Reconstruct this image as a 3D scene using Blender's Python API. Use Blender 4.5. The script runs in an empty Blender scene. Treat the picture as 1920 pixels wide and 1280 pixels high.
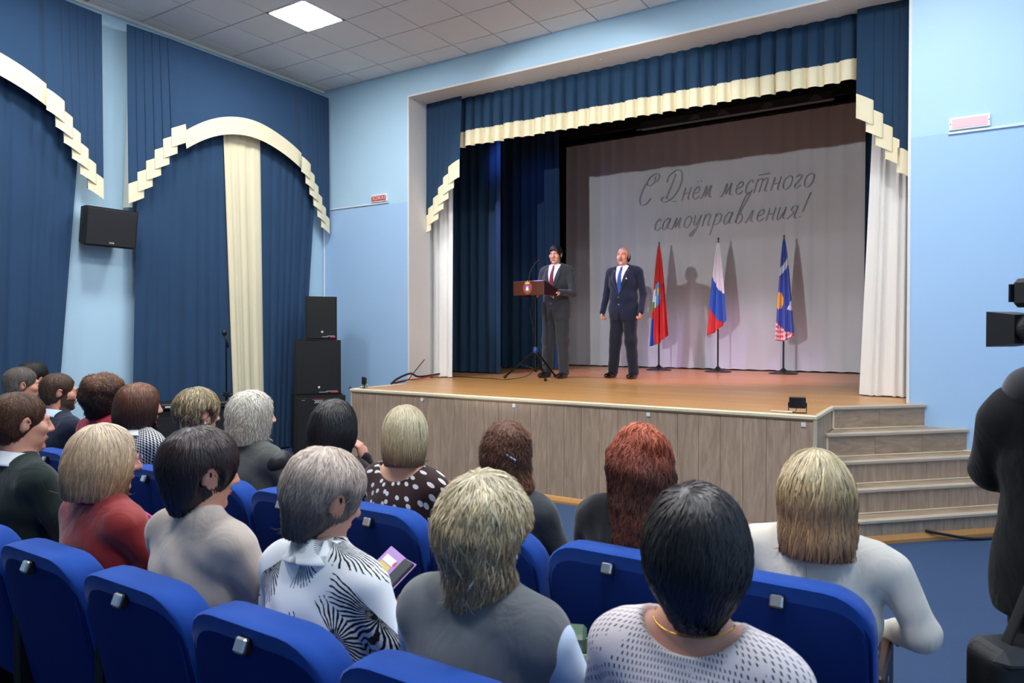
import bpy, bmesh, math, random
import numpy as np
from mathutils import Matrix, Vector

scene = bpy.context.scene
col = scene.collection
R = math.radians
rng = np.random.default_rng(7)
random.seed(7)

# ------------------------------------------------------------------ camera, world, exposure
cam_d = bpy.data.cameras.new('camera')
cam = bpy.data.objects.new('camera', cam_d)
col.objects.link(cam)
cam.location = (0, 0, 1.603)
cam.rotation_euler = (R(90 - .789), 0, R(32.299))
cam_d.sensor_width = 36
cam_d.lens = 36 * 1333.63 / 1920
cam_d.clip_start = .05
cam_d.clip_end = 100
cam_d.dof.use_dof = True
cam_d.dof.focus_distance = 8.5
cam_d.dof.aperture_fstop = 6.3
scene.camera = cam
w = bpy.data.worlds.new('world')
scene.world = w
w.use_nodes = True
w.node_tree.nodes['Background'].inputs[0].default_value = (.6, .75, 1, 1)
w.node_tree.nodes['Background'].inputs[1].default_value = .15
vs = scene.view_settings
vs.view_transform = 'Standard'
vs.look = 'None'
vs.exposure = 1.9
vs.gamma = 1
vs.use_curve_mapping = False
PANEL_POWER = 20.0      # emission of the ceiling panels


def lamp(kind, loc, target, power, color=(1, 1, 1), **kw):
    d = bpy.data.lights.new('lamp', kind)
    d.energy = power
    d.color = color
    for k, v in kw.items():
        setattr(d, k, v)
    o = bpy.data.objects.new('lamp', d)
    col.objects.link(o)
    o.location = loc
    o.rotation_euler = (Vector(target) - Vector(loc)).to_track_quat('-Z', 'Y').to_euler()
    return o


# projector at the back of the hall, stage pars above and beside the stage opening
lamp('SPOT', (-4.1, -4.0, 2.98), (-3.75, 12.05, 2.75), 560, (.95, .98, 1), spot_size=R(24), spot_blend=.25, shadow_soft_size=.05)
lamp('SPOT', (-6.0, 8.3, 4.45), (-4.4, 9.9, 1.2), 80, (.5, .4, 1), spot_size=R(60), spot_blend=.6, shadow_soft_size=.08)
lamp('SPOT', (-2.2, 9.6, 4.5), (-3.2, 10.3, .95), 120, (1, .55, .9), spot_size=R(75), spot_blend=.9, shadow_soft_size=.1)
lamp('SPOT', (-5.75, 8.6, 4.5), (-6.05, 10.4, 3.6), 9, (.15, .3, 1), spot_size=R(70), spot_blend=.8, shadow_soft_size=.08)

# ------------------------------------------------------------------ helpers


def lin(c):
    if isinstance(c, str):
        c = c.lstrip('#')
        c = [int(c[i:i + 2], 16) / 255 for i in (0, 2, 4)]
    return tuple(x / 12.92 if x <= .04045 else ((x + .055) / 1.055) ** 2.4 for x in c) + (1,)


def nodes(name):
    m = bpy.data.materials.new(name)
    m.use_nodes = True
    nt = m.node_tree
    return m, nt, nt.nodes['Principled BSDF']


def N(nt, t, **kw):
    n = nt.nodes.new('ShaderNode' + t)
    for k, v in kw.items():
        if k.startswith('i_'):
            n.inputs[int(k[2:]) if k[2:].isdigit() else k[2:].replace('_', ' ')].default_value = v
        else:
            setattr(n, k, v)
    return n


def mathn(nt, op, a, b=None, c=None):
    n = nt.nodes.new('ShaderNodeMath')
    n.operation = op
    for i, x in enumerate((a, b, c)):
        if x is None:
            continue
        if isinstance(x, (int, float)):
            n.inputs[i].default_value = x
        else:
            nt.links.new(x, n.inputs[i])
    return n.outputs[0]


def mixc(nt, fac, a, b, mode='MIX'):
    n = nt.nodes.new('ShaderNodeMix')
    n.data_type = 'RGBA'
    n.blend_type = mode
    for sock, x in ((n.inputs[0], fac), (n.inputs[6], a), (n.inputs[7], b)):
        if isinstance(x, (int, float, tuple)):
            sock.default_value = x
        else:
            nt.links.new(x, sock)
    return n.outputs[2]


def coords(nt, scale=(1, 1, 1), rot=(0, 0, 0), kind='Object'):
    tc = nt.nodes.new('ShaderNodeTexCoord')
    mp = nt.nodes.new('ShaderNodeMapping')
    mp.inputs['Scale'].default_value = scale
    mp.inputs['Rotation'].default_value = rot
    nt.links.new(tc.outputs[kind], mp.inputs['Vector'])
    return mp.outputs[0]


def noise(nt, vec, scale, detail=3, rough=.6, dist=0):
    n = N(nt, 'TexNoise')
    n.inputs['Scale'].default_value = scale
    n.inputs['Detail'].default_value = detail
    n.inputs['Roughness'].default_value = rough
    n.inputs['Distortion'].default_value = dist
    nt.links.new(vec, n.inputs['Vector'])
    return n.outputs['Fac']


def bump(nt, p, h, strength=.3, dist=.01):
    b = N(nt, 'Bump')
    b.inputs['Strength'].default_value = strength
    b.inputs['Distance'].default_value = dist
    nt.links.new(h, b.inputs['Height'])
    nt.links.new(b.outputs[0], p.inputs['Normal'])


MATS = {}


def mat(name, c, rough=.6, metal=0, spec=.5, var=.0, vscale=4, bmp=0, bscale=60, stretch=(1, 1, 1), emit=0, sheen=0, coat=0, hue=0):
    if name in MATS:
        return MATS[name]
    m, nt, p = nodes(name)
    c = lin(c)
    p.inputs['Roughness'].default_value = rough
    p.inputs['Metallic'].default_value = metal
    p.inputs['Specular IOR Level'].default_value = spec
    p.inputs['Sheen Weight'].default_value = sheen
    p.inputs['Coat Weight'].default_value = coat
    v = coords(nt, stretch)
    f = noise(nt, v, vscale, 4)
    a = tuple(min(1, x * (1 + var)) for x in c[:3]) + (1,)
    b = tuple(x * (1 - var) for x in c[:3]) + (1,)
    cc = mixc(nt, f, b, a)
    nt.links.new(cc, p.inputs['Base Color'])
    if bmp:
        bump(nt, p, noise(nt, v, bscale, 2), bmp, .004)
    if emit:
        p.inputs['Emission Color'].default_value = c
        p.inputs['Emission Strength'].default_value = emit
    MATS[name] = m
    return m


class B:
    """collects shapes into one mesh"""

    def __init__(s):
        s.v, s.f, s.m = [], [], []

    def add(s, V, F, mi=0, M=None):
        n = len(s.v)
        if M is not None:
            V = [M @ Vector(p) for p in V]
        s.v += [tuple(p) for p in V]
        s.f += [tuple(int(i) + n for i in f) for f in F]
        s.m += [mi] * len(F)
        return s

    def box(s, x0, x1, y0, y1, z0, z1, c=0, mi=0, M=None):
        if c <= 0:
            V = [(x, y, z) for x in (x0, x1) for y in (y0, y1) for z in (z0, z1)]
            F = [(0, 1, 3, 2), (4, 6, 7, 5), (0, 4, 5, 1), (2, 3, 7, 6), (0, 2, 6, 4), (1, 5, 7, 3)]
            return s.add(V, F, mi, M)
        c = min(c, (x1 - x0) * .45, (y1 - y0) * .45, (z1 - z0) * .45)
        pts = []
        for x, sx in ((x0, 1), (x1, -1)):
            for y, sy in ((y0, 1), (y1, -1)):
                for z, sz in ((z0, 1), (z1, -1)):
                    pts += [(x, y + sy * c, z + sz * c), (x + sx * c, y, z + sz * c), (x + sx * c, y + sy * c, z)]
        return s.hull(pts, mi, M)

    def hull(s, pts, mi=0, M=None):
        bm = bmesh.new()
        for p in pts:
            bm.verts.new(p)
        bmesh.ops.convex_hull(bm, input=bm.verts)
        bmesh.ops.dissolve_limit(bm, angle_limit=.02, verts=bm.verts, edges=bm.edges)
        bm.verts.index_update()
        V = [v.co.copy() for v in bm.verts]
        F = [[v.index for v in f.verts] for f in bm.faces]
        bm.free()
        return s.add(V, F, mi, M)

    def tube(s, pts, r, n=8, mi=0, M=None, cap=True, flat=1.0):
        P = [Vector(p) for p in pts]
        k = len(P)
        rs = [r] * k if isinstance(r, (int, float)) else list(r)
        V, F = [], []
        up = None
        for i in range(k):
            t = (P[min(i + 1, k - 1)] - P[max(i - 1, 0)]).normalized()
            if up is None:
                up = Vector((0, 0, 1)) if abs(t.z) < .9 else Vector((1, 0, 0))
            a = t.cross(up).normalized()
            b = a.cross(t).normalized()
            up = b
            for j in range(n):
                q = 2 * math.pi * j / n
                V.append(P[i] + (a * math.cos(q) + b * math.sin(q) * flat) * rs[i])
        for i in range(k - 1):
            for j in range(n):
                F.append((i * n + j, i * n + (j + 1) % n, (i + 1) * n + (j + 1) % n, (i + 1) * n + j))
        if cap:
            F.append(tuple(range(n))[::-1])
            F.append(tuple((k - 1) * n + j for j in range(n)))
        return s.add(V, F, mi, M)

    def lathe(s, prof, c=(0, 0, 0), n=24, mi=0, M=None, cap=True):
        V, F = [], []
        for r, z in prof:
            for j in range(n):
                q = 2 * math.pi * j / n
                V.append((c[0] + r * math.cos(q), c[1] + r * math.sin(q), c[2] + z))
        for i in range(len(prof) - 1):
            for j in range(n):
                F.append((i * n + j, i * n + (j + 1) % n, (i + 1) * n + (j + 1) % n, (i + 1) * n + j))
        if cap:
            F.append(tuple(range(n))[::-1])
            F.append(tuple((len(prof) - 1) * n + j for j in range(n)))
        return s.add(V, F, mi, M)

    def prism(s, poly, z0, z1, mi=0, M=None):
        n = len(poly)
        V = [(x, y, z0) for x, y in poly] + [(x, y, z1) for x, y in poly]
        F = [tuple(range(n))[::-1], tuple(range(n, 2 * n))] + [(i, (i + 1) % n, n + (i + 1) % n, n + i) for i in range(n)]
        return s.add(V, F, mi, M)

    def loft(s, rows, mi=0):
        """rows: list of equally long lists of points"""
        n = len(rows[0])
        V = [p for r in rows for p in r]
        F = [(i * n + j, i * n + j + 1, (i + 1) * n + j + 1, (i + 1) * n + j) for i in range(len(rows) - 1) for j in range(n - 1)]
        return s.add(V, F, mi)

    def build(s, name, m, parent=None, smooth=False, angle=None, solid=0):
        me = bpy.data.meshes.new(name)
        me.from_pydata(s.v, [], s.f)
        for x in (m if isinstance(m, (list, tuple)) else [m]):
            me.materials.append(x)
        if any(s.m):
            me.polygons.foreach_set('material_index', s.m)
        bm = bmesh.new()
        bm.from_mesh(me)
        if not solid:
            bmesh.ops.recalc_face_normals(bm, faces=bm.faces)
        bm.to_mesh(me)
        bm.free()
        if smooth:
            me.polygons.foreach_set('use_smooth', [True] * len(me.polygons))
            if angle:
                me.set_sharp_from_angle(angle=R(angle))
        o = bpy.data.objects.new(name, me)
        col.objects.link(o)
        if parent:
            o.parent = parent
        if solid:
            sm = o.modifiers.new('thickness', 'SOLIDIFY')
            sm.thickness = solid
            sm.offset = 0
        return o


def empty(name, loc=(0, 0, 0), rz=0):
    o = bpy.data.objects.new(name, None)
    col.objects.link(o)
    o.location = loc
    o.rotation_euler = (0, 0, rz)
    o.empty_display_size = .1
    return o


def tag(o, label=None, cat=None, group=None, kind=None):
    if label:
        o['label'] = label
    if cat:
        o['category'] = cat
    if group:
        o['group'] = group
    if kind:
        o['kind'] = kind
    return o


def catmull(pts, k=6):
    P = [np.array(p, float) for p in pts]
    P = [2 * P[0] - P[1]] + P + [2 * P[-1] - P[-2]]
    out = []
    for i in range(1, len(P) - 2):
        for j in range(k):
            t = j / k
            a, b, c, d = P[i - 1], P[i], P[i + 1], P[i + 2]
            out.append(.5 * (2 * b + (c - a) * t + (2 * a - 5 * b + 4 * c - d) * t * t + (3 * b - a - 3 * c + d) * t ** 3))
    out.append(P[-2])
    return [tuple(p) for p in out]


def text_mesh(name, body, size, m, parent, M, depth=.001, spacing=1.0, shear=0):
    cu = bpy.data.curves.new(name, 'FONT')
    cu.body = body
    cu.size = size
    cu.extrude = depth
    cu.align_x = 'CENTER'
    cu.align_y = 'CENTER'
    cu.space_character = spacing
    cu.shear = shear
    cu.resolution_u = 3
    t = bpy.data.objects.new(name + '_curve', cu)
    col.objects.link(t)
    bpy.context.view_layer.update()
    dg = bpy.context.evaluated_depsgraph_get()
    me = bpy.data.meshes.new_from_object(t.evaluated_get(dg))
    bpy.data.objects.remove(t)
    me.materials.clear()
    me.materials.append(m)
    me.transform(M)
    o = bpy.data.objects.new(name, me)
    col.objects.link(o)
    if parent:
        o.parent = parent
    return o


# ------------------------------------------------------------------ materials of the place
YW, XL, XR, HC, ST = 7.357, -7.937, 1.25, 5.107, .954
OPL, OPR, HZ = -6.29, -.417, 4.75         # stage opening


def wall_mat(name, up, low, z):
    m, nt, p = nodes(name)
    v = coords(nt)
    sep = N(nt, 'SeparateXYZ')
    nt.links.new(v, sep.inputs[0])
    f = mathn(nt, 'GREATER_THAN', sep.outputs[2], z)
    c = mixc(nt, f, lin(low), lin(up))
    c = mixc(nt, mathn(nt, 'MULTIPLY', noise(nt, v, .9, 3), .14), c, lin('#8fb6d8'))
    nt.links.new(c, p.inputs['Base Color'])
    p.inputs['Roughness'].default_value = .55
    bump(nt, p, noise(nt, v, 25, 4), .15, .004)
    return m


M_wall = wall_mat('wall_paint', '#b9d9ea', '#abccec', 3.348)
M_wallL = wall_mat('wall_paint_window_side', '#bad9e9', '#bad9e9', 3.348)
M_plaster = mat('plaster', '#e4e1dc', .7, var=.04, bmp=.1)
M_tile = mat('ceiling_tile', '#ebebe8', .9, var=.05, vscale=1.1, bmp=.25, bscale=120)
M_grid = mat('ceiling_grid', '#bdbdbb', .6)
M_black = mat('black_paint', '#0d0d0e', .8)
M_stagewall = mat('stage_black', '#17171a', .9)


def carpet():
    m, nt, p = nodes('carpet')
    v = coords(nt)
    f = noise(nt, v, 260, 3, .7)
    g = noise(nt, v, 2.2, 3)
    c = mixc(nt, f, lin('#1f3352'), lin('#3f587c'))
    c = mixc(nt, mathn(nt, 'MULTIPLY', g, .35), c, lin('#2a4060'))
    fl = N(nt, 'TexVoronoi')
    fl.inputs['Scale'].default_value = 110
    nt.links.new(v, fl.inputs['Vector'])
    spk = mathn(nt, 'LESS_THAN', fl.outputs['Distance'], .12)
    c = mixc(nt, mathn(nt, 'MULTIPLY', spk, .4), c, lin('#7d93b0'))
    nt.links.new(c, p.inputs['Base Color'])
    p.inputs['Roughness'].default_value = .95
    bump(nt, p, f, .5, .006)
    return m


def laminate(name, axis, a='#d0b297', b='#a88c74'):
    m, nt, p = nodes(name)
    sc = {'z': (9, 9, 1.1), 'x': (1.1, 9, 9), 'd': (2.2, 2.2, 9)}[axis]
    oi = N(nt, 'ObjectInfo')
    v = coords(nt, sc)
    add = N(nt, 'VectorMath', operation='MULTIPLY_ADD')
    nt.links.new(v, add.inputs[0])
    add.inputs[1].default_value = (1, 1, 1)
    cx = N(nt, 'CombineXYZ')
    r40 = mathn(nt, 'MULTIPLY', oi.outputs['Random'], 40)
    for i in range(3):
        nt.links.new(r40, cx.inputs[i])
    nt.links.new(cx.outputs[0], add.inputs[2])
    f = noise(nt, add.outputs[0], 1.5, 5, .55, 2.2)
    g = noise(nt, add.outputs[0], 7, 3, .7, .4)
    rmp = N(nt, 'ValToRGB')
    rmp.color_ramp.elements[0].position = .3
    rmp.color_ramp.elements[0].color = lin(b)
    rmp.color_ramp.elements[1].position = .68
    rmp.color_ramp.elements[1].color = lin(a)
    nt.links.new(f, rmp.inputs[0])
    c = mixc(nt, mathn(nt, 'MULTIPLY', g, .35), rmp.outputs[0], lin('#86705a'))
    c = mixc(nt, mathn(nt, 'MULTIPLY', oi.outputs['Random'], .28), c, lin('#a18b74'))
    nt.links.new(c, p.inputs['Base Color'])
    p.inputs['Roughness'].default_value = .42
    bump(nt, p, g, .08, .002)
    return m


def deckwood():
    m, nt, p = nodes('stage_floor_boards')
    v = coords(nt)
    br = N(nt, 'TexBrick')
    br.inputs['Scale'].default_value = 1
    br.inputs['Brick Width'].default_value = 3.1
    br.inputs['Row Height'].default_value = .11
    br.inputs['Mortar Size'].default_value = .0025
    br.inputs['Color1'].default_value = lin('#dca766')
    br.inputs['Color2'].default_value = lin('#cb8d49')
    br.inputs['Mortar'].default_value = lin('#7d4f27')
    br.offset = .37
    nt.links.new(v, br.inputs['Vector'])
    v2 = coords(nt, (.9, 14, 1))
    f = noise(nt, v2, 1.5, 5, .6, .8)
    c = mixc(nt, mathn(nt, 'MULTIPLY', f, .55), br.outputs[0], lin('#a96a35'))
    c = mixc(nt, mathn(nt, 'MULTIPLY', noise(nt, v, .8, 2), .3), c, lin('#e0a862'))
    nt.links.new(c, p.inputs['Base Color'])
    p.inputs['Roughness'].default_value = .36
    p.inputs['Coat Weight'].default_value = .1
    bump(nt, p, br.outputs['Fac'], -.2, .002)
    return m


M_carpet = carpet()
M_lamz = laminate('laminate_upright', 'z')
M_lamd = laminate('laminate_step', 'd', '#c2a68a', '#9c826a')
M_deck = deckwood()
M_trim = mat('pale_trim', '#e0d0ae', .45, var=.06, vscale=9)
M_steptrim = mat('step_nosing', '#c3b199', .45, var=.1, vscale=9)
M_skirt = mat('orange_pine', '#c98f4e', .4, var=.14, vscale=6, stretch=(1, 8, 8))


def fabric(name, c, var=.1, rough=.9, sheen=.25, spec=.2, fold=0):
    if name in MATS:
        return MATS[name]
    m, nt, p = nodes(name)
    MATS[name] = m
    v = coords(nt)
    f = noise(nt, v, 1.4, 3)
    g = noise(nt, coords(nt, (900, 900, 900)), 1, 2)
    c0 = lin(c)
    a = tuple(min(1, x * (1 + var)) for x in c0[:3]) + (1,)
    b = tuple(x * (1 - var) for x in c0[:3]) + (1,)
    nt.links.new(mixc(nt, f, b, a), p.inputs['Base Color'])
    p.inputs['Roughness'].default_value = rough
    p.inputs['Sheen Weight'].default_value = sheen
    p.inputs['Specular IOR Level'].default_value = spec
    bump(nt, p, g, .12, .002)
    if fold:
        b2 = N(nt, 'Bump')
        b2.inputs['Strength'].default_value = fold
        b2.inputs['Distance'].default_value = .02
        nt.links.new(noise(nt, coords(nt, (1, 1, .6)), 6.5, 3, .45, 1.6), b2.inputs['Height'])
        b1 = p.inputs['Normal'].links[0].from_node
        nt.links.new(b2.outputs[0], b1.inputs['Normal'])
    return m


M_navy = fabric('navy_velvet', '#26405a', sheen=.05)
M_navy2 = fabric('navy_drape', '#2e4865', sheen=.05)
M_cream = fabric('cream_satin', '#efe2bd', .04, .6, .2, .4)
M_creamd = fabric('cream_drape', '#e8dcb8', .05, .75)
M_white = fabric('white_curtain', '#eeebe6', .04, .8)
M_backdrop = fabric('grey_backdrop', '#cdd1d6', .04, .85)
M_lining = fabric('drape_lining', '#d6d6c8', .04, .8)

# ------------------------------------------------------------------ room shell
b = B()
b.box(XL - .3, XR + .3, -8, 9, -.2, 0)
o = b.build('floor', M_carpet)
tag(o, kind='structure')
b = B()
b.box(XL - .3, XL, -8, YW + .6, 0, HC + .2)
tag(b.build('wall_left', M_wallL), kind='structure')
b = B()
b.box(XR, XR + .3, -8, YW + .6, 0, HC + .2)
tag(b.build('wall_right', M_wall), kind='structure')
b = B()
b.box(XL - .3, XR + .3, -8.2, -8, 0, HC + .2)
tag(b.build('wall_rear', M_wall), kind='structure')
b = B()
b.box(XL, OPL, YW, YW + .40, 0, HC + .2)
b.box(OPR, XR, YW, YW + .40, 0, HC + .2)
b.box(OPL, OPR, YW, YW + .40, HZ, HC + .2)
wf = tag(b.build('wall_front', M_wall), kind='structure')
# plastered reveal of the stage opening
b = B()
b.box(OPL - .02, OPL + .004, YW - .004, YW + .44, ST, HZ)
b.box(OPR - .004, OPR + .02, YW - .004, YW + .44, ST, HZ)
b.box(OPL - .02, OPR + .02, YW - .004, YW + .44, HZ - .004, HZ + .02)
b.build('reveal', M_plaster, wf)
b = B()
for x in (-4.79, -3.55, -2.32, -1.05):
    b.lathe([(.012, 0), (.012, .006)], (x, YW + .17, HZ - .01), 10)
b.build('soffit_screw', mat('screw_cap', '#f2f0ea', .4), wf)
# ceiling: backing slab, tiles one by one where they are seen
GX, GY = -7.695, 4.608
b = B()
b.box(XL, XR, -8, YW, HC + .02, HC + .2)
ceil = tag(b.build('ceiling', M_grid), kind='structure')
PANELS = [(GX + .6 * (2 + 5 * i), GY + .6 * (1 - 4 * j)) for i in range(3) for j in range(3)]
xs = [XL] + [GX + .6 * i for i in range(0, 15)] + [XR]
ys = [-8] + [GY + .6 * j for j in range(-20, 5)] + [YW]
tm = {}
for i in range(len(xs) - 1):
    for j in range(len(ys) - 1):
        x0, x1, y0, y1 = xs[i], xs[i + 1], ys[j], ys[j + 1]
        if any(abs(x0 - p[0]) < .01 and abs(y0 - p[1]) < .01 for p in PANELS):
            continue
        if y0 < 3.0 or x0 > -.6:
            continue
        key = (round(x1 - x0, 3), round(y1 - y0, 3))
        if key not in tm:
            bb = B()
            bb.box(.007, x1 - x0 - .007, .007, y1 - y0 - .007, 0, .016, .003)
            t = bb.build('ceiling_tile', M_tile, ceil)
            tm[key] = t.data
        else:
            t = bpy.data.objects.new('ceiling_tile', tm[key])
            col.objects.link(t)
            t.parent = ceil
        t.location = (x0, y0, HC + .001)
bb = B()
for i in range(len(xs) - 1):
    for j in range(len(ys) - 1):
        x0, x1, y0, y1 = xs[i], xs[i + 1], ys[j], ys[j + 1]
        if (y0 < 3.0 or x0 > -.6) and not any(abs(x0 - p[0]) < .01 and abs(y0 - p[1]) < .01 for p in PANELS):
            bb.box(x0 + .007, x1 - .007, y0 + .007, y1 - .007, HC + .001, HC + .017)
rest = bb.build('ceiling_tiles_rear', M_tile, ceil)
rest['kind'] = 'stuff'
M_led = mat('led_panel', '#f8fbff', .5, emit=PANEL_POWER)
M_frame = mat('white_frame', '#eeeeee', .4)
for k, (x, y) in enumerate(PANELS):
    t = empty('ceiling_light', (x + .3, y + .3, HC))
    f = B()
    for s in (-1, 1):
        f.box(s * .285 - .012, s * .285 + .012, -.297, .297, -.002, .02)
        f.box(-.297, .297, s * .285 - .012, s * .285 + .012, -.002, .02)
    f.build('frame', M_frame, t)
    d = B()
    d.box(-.273, .273, -.273, .273, -.004, .012)
    d.build('diffuser', M_led, t)
    where = ['window side', 'middle', 'aisle side'][k // 3] + ' of the hall, ' + ['nearest the stage', 'over the front row', 'over the nearer row'][k % 3]
    tag(t, 'glowing square ceiling light panel above the window curtains' if k == 0 else 'glowing square ceiling light panel on the ' + where, 'ceiling light', 'ceiling light panels')
# wall moulding between ceiling and left wall
b = B()
b.box(XL, XL + .05, -8, YW, HC - .03, HC)
tag(b.build('trim_1', M_tile), kind='structure')

# ------------------------------------------------------------------ stage
deck = empty('stage', (0, 0, 0))
tag(deck, 'raised wooden stage platform with laminate front', 'stage', kind='structure')
YS = 5.855
b = B()
poly = [(-5.87, YS), (-.945, YS), (-.945, 6.69), (-.345, YW), (OPR - .01, YW), (OPR - .01, YW + .45), (.9, YW + .45), (.9, 12.5), (-7.9, 12.5), (-7.9, YW + .45), (OPL + .01, YW + .45), (OPL + .01, YW - .02), (-5.86, 6.75)]
b.prism(poly, ST - .04, ST)
b.build('deck', M_deck, deck)
b = B()
b.prism([(-5.84, YS + .03), (-.975, YS + .03), (-.975, 6.8), (-.975, YW), (-6.2, YW), (-5.84, 6.75)], 0, ST - .04)
b.build('core', mat('plywood', '#8d7a62', .7), deck)
nb = 27
pw = (5.87 - .945) / nb
pm = None
for i in range(nb):
    if pm is None:
        bb = B()
        bb.box(.0012, pw - .0012, 0, .018, .05, ST - .045, .0015)
        t = bb.build('cladding_plank', M_lamz, deck)
        pm = t.data
    else:
        t = bpy.data.objects.new('cladding_plank', pm)
        col.objects.link(t)
        t.parent = deck
    t.location = (-5.87 + i * pw, YS + .008, 0)
for i in range(5):
    bb = B()
    bb.box(-.965, -.947, YS + .02 + i * .2, YS + .22 + i * .2 - .002, .02, ST - .045, .0015)
    bb.build('cladding_plank', M_lamz, deck)
for i in range(7):
    bb = B()
    bb.box(-5.868, -5.85, YS + .02 + i * .2, YS + .22 + i * .2 - .002, .02, ST - .045, .0015)
    bb.build('cladding_plank', M_lamz, deck)
b = B()
b.box(-5.885, -.935, YS - .012, YS + .05, ST - .032, ST + .004, .008)
b.build('front_nosing', M_trim, deck)
b = B()
b.box(-.965, -.93, YS - .01, 6.70, ST - .032, ST + .004, .008)
b.build('side_nosing', M_trim, deck)
b = B()
b.box(-5.886, -5.85, YS - .01, 6.8, ST - .032, ST + .004, .008)
b.build('side_nosing', M_trim, deck)
b = B()
b.box(-.962, -.932, YS - .006, YS + .022, .05, ST - .03, .006)
b.build('corner_trim', M_steptrim, deck)
b = B()
b.box(-5.882, -5.856, YS - .002, YS + .022, .05, ST - .03, .006)
b.build('corner_trim', M_steptrim, deck)
for x0, x1 in ((-5.88, -3.05), (-3.048, -.93)):
    b = B()
    b.prism([(0, 0), (.026, 0), (.026, .02), (.014, .05), (.008, .06), (0, .06)], x0, x1,
            M=Matrix(((0, 0, 1, 0), (-1, 0, 0, YS + .01), (0, 1, 0, 0), (0, 0, 0, 1))))
    tag(b.build('trim_2', M_skirt), kind='structure')

# corner stairs running diagonally from the stage edge down to the hall
stairs = empty('stairs', (0, 0, 0))
tag(stairs, 'five laminate steps turning diagonally off the right stage corner', 'stairs', kind='structure')
NS = [-5.17, -4.97, -4.79, -4.62]
ZS = [.757, .562, .377, .185]
RT = math.sqrt(.5)


def clip_poly(poly, n, d):
    """keep n.p <= d"""
    out = []
    for i in range(len(poly)):
        a, b_ = poly[i], poly[(i + 1) % len(poly)]
        da, db = n[0] * a[0] + n[1] * a[1] - d, n[0] * b_[0] + n[1] * b_[1] - d
        if da <= 0:
            out.append(a)
        if da * db < 0:
            t = da / (da - db)
            out.append((a[0] + (b_[0] - a[0]) * t, a[1] + (b_[1] - a[1]) * t))
    return out


def step_poly(nk, x0=-.94, y0=5.90):
    base = [(x0, y0), (1.1, y0), (1.1, YW), (x0, YW)]
    return clip_poly(base, (RT, -RT), nk)


def front_edge(poly, nk):
    e = [p for p in poly if abs(RT * p[0] - RT * p[1] - nk) < 1e-6]
    return sorted(e)


NST = [-5.396] + NS
ZST = [ST] + ZS
for k in range(5):
    nk = NST[k]
    z1 = ZST[k]
    z0 = ZST[k + 1] if k < 4 else 0
    if k > 0:
        pl = step_poly(nk)
        b = B()
        b.prism(pl, z1 - .03, z1 - .004)
        b.build('tread', M_lamd, stairs)
    e = front_edge(step_poly(nk), nk)
    (ax, ay), (bx, by) = e[0], e[-1]
    ax, ay, bx, by = [float(q) for q in (ax, ay, bx, by)]
    L = math.hypot(bx - ax, by - ay)
    MM = Matrix.Translation((ax, ay, 0)) @ Matrix.Rotation(math.atan2(by - ay, bx - ax), 4, 'Z')
    b = B()
    b.box(-.012, L + .005, -.022, .03, z1 - .03, z1 + .003, .008, M=MM)
    b.build('nosing', M_steptrim, stairs)
    # riser from separate laminate boards
    nbd = max(1, int(round(L / (.55 if k < 2 else .19))))
    for i in range(nbd):
        b = B()
        b.box(i * L / nbd + .001, (i + 1) * L / nbd - .001, 0, .016, z0 - .004, z1 - .03, .001, M=MM)
        b.build('riser_board', M_lamd if k < 2 else M_lamz, stairs)
    if k < 4:
        b = B()
        b.box(0, L, -.008, .0, z0 - .004, z0 + .008, .003, M=MM)
        b.build('bead', M_trim, stairs)
        b = B()
        b.box(-.008, .012, -.01, .012, z0, z1 - .03, .004, M=MM)
        b.build('edge_strip', M_trim, stairs)
    core = step_poly(nk - .02)
    if k > 0:
        b = B()
        b.prism(core, 0, z1 - .03)
        b.build('carcass', mat('plywood', '#8d7a62', .7), stairs)
    if k == 4:
        b = B()
        b.prism([(0, 0), (.03, 0), (.03, .025), (.016, .055), (.008, .062), (0, .062)], -.02, L + .02,
                M=MM @ Matrix(((0, 0, 1, 0), (-1, 0, 0, .005), (0, 1, 0, 0), (0, 0, 0, 1))))
        tag(b.build('trim_3', M_skirt), kind='structure')
b = B()
b.box(-.05, 1.05, YW - .02, YW - .004, ZS[1] - .004, ZS[1] + .012, .003)
b.build('wall_strip', M_trim, stairs)

# stage house
b = B()
b.box(-8.0, 1.0, 12.5, 12.6, 0, 7)
b.box(-8.0, -7.9, YW + .45, 12.6, 0, 7)
b.box(.9, 1.0, YW + .45, 12.6, 0, 7)
b.box(-8.0, 1.0, YW + .42, 12.6, 6.9, 7)
b.box(-8.0, 1.0, YW + .41, YW + .45, HC + .2, 7)
tag(b.build('wall_stage', M_stagewall), kind='structure')
# ------------------------------------------------------------------ curtains


def wobble(n, amp, k, seed):
    r = np.random.default_rng(seed)
    t = np.linspace(0, 1, n)
    y = np.zeros(n)
    for i in range(1, k + 1):
        y += r.normal() * np.sin(2 * math.pi * (i * t + r.random())) / i ** .6
    return amp * y


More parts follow.
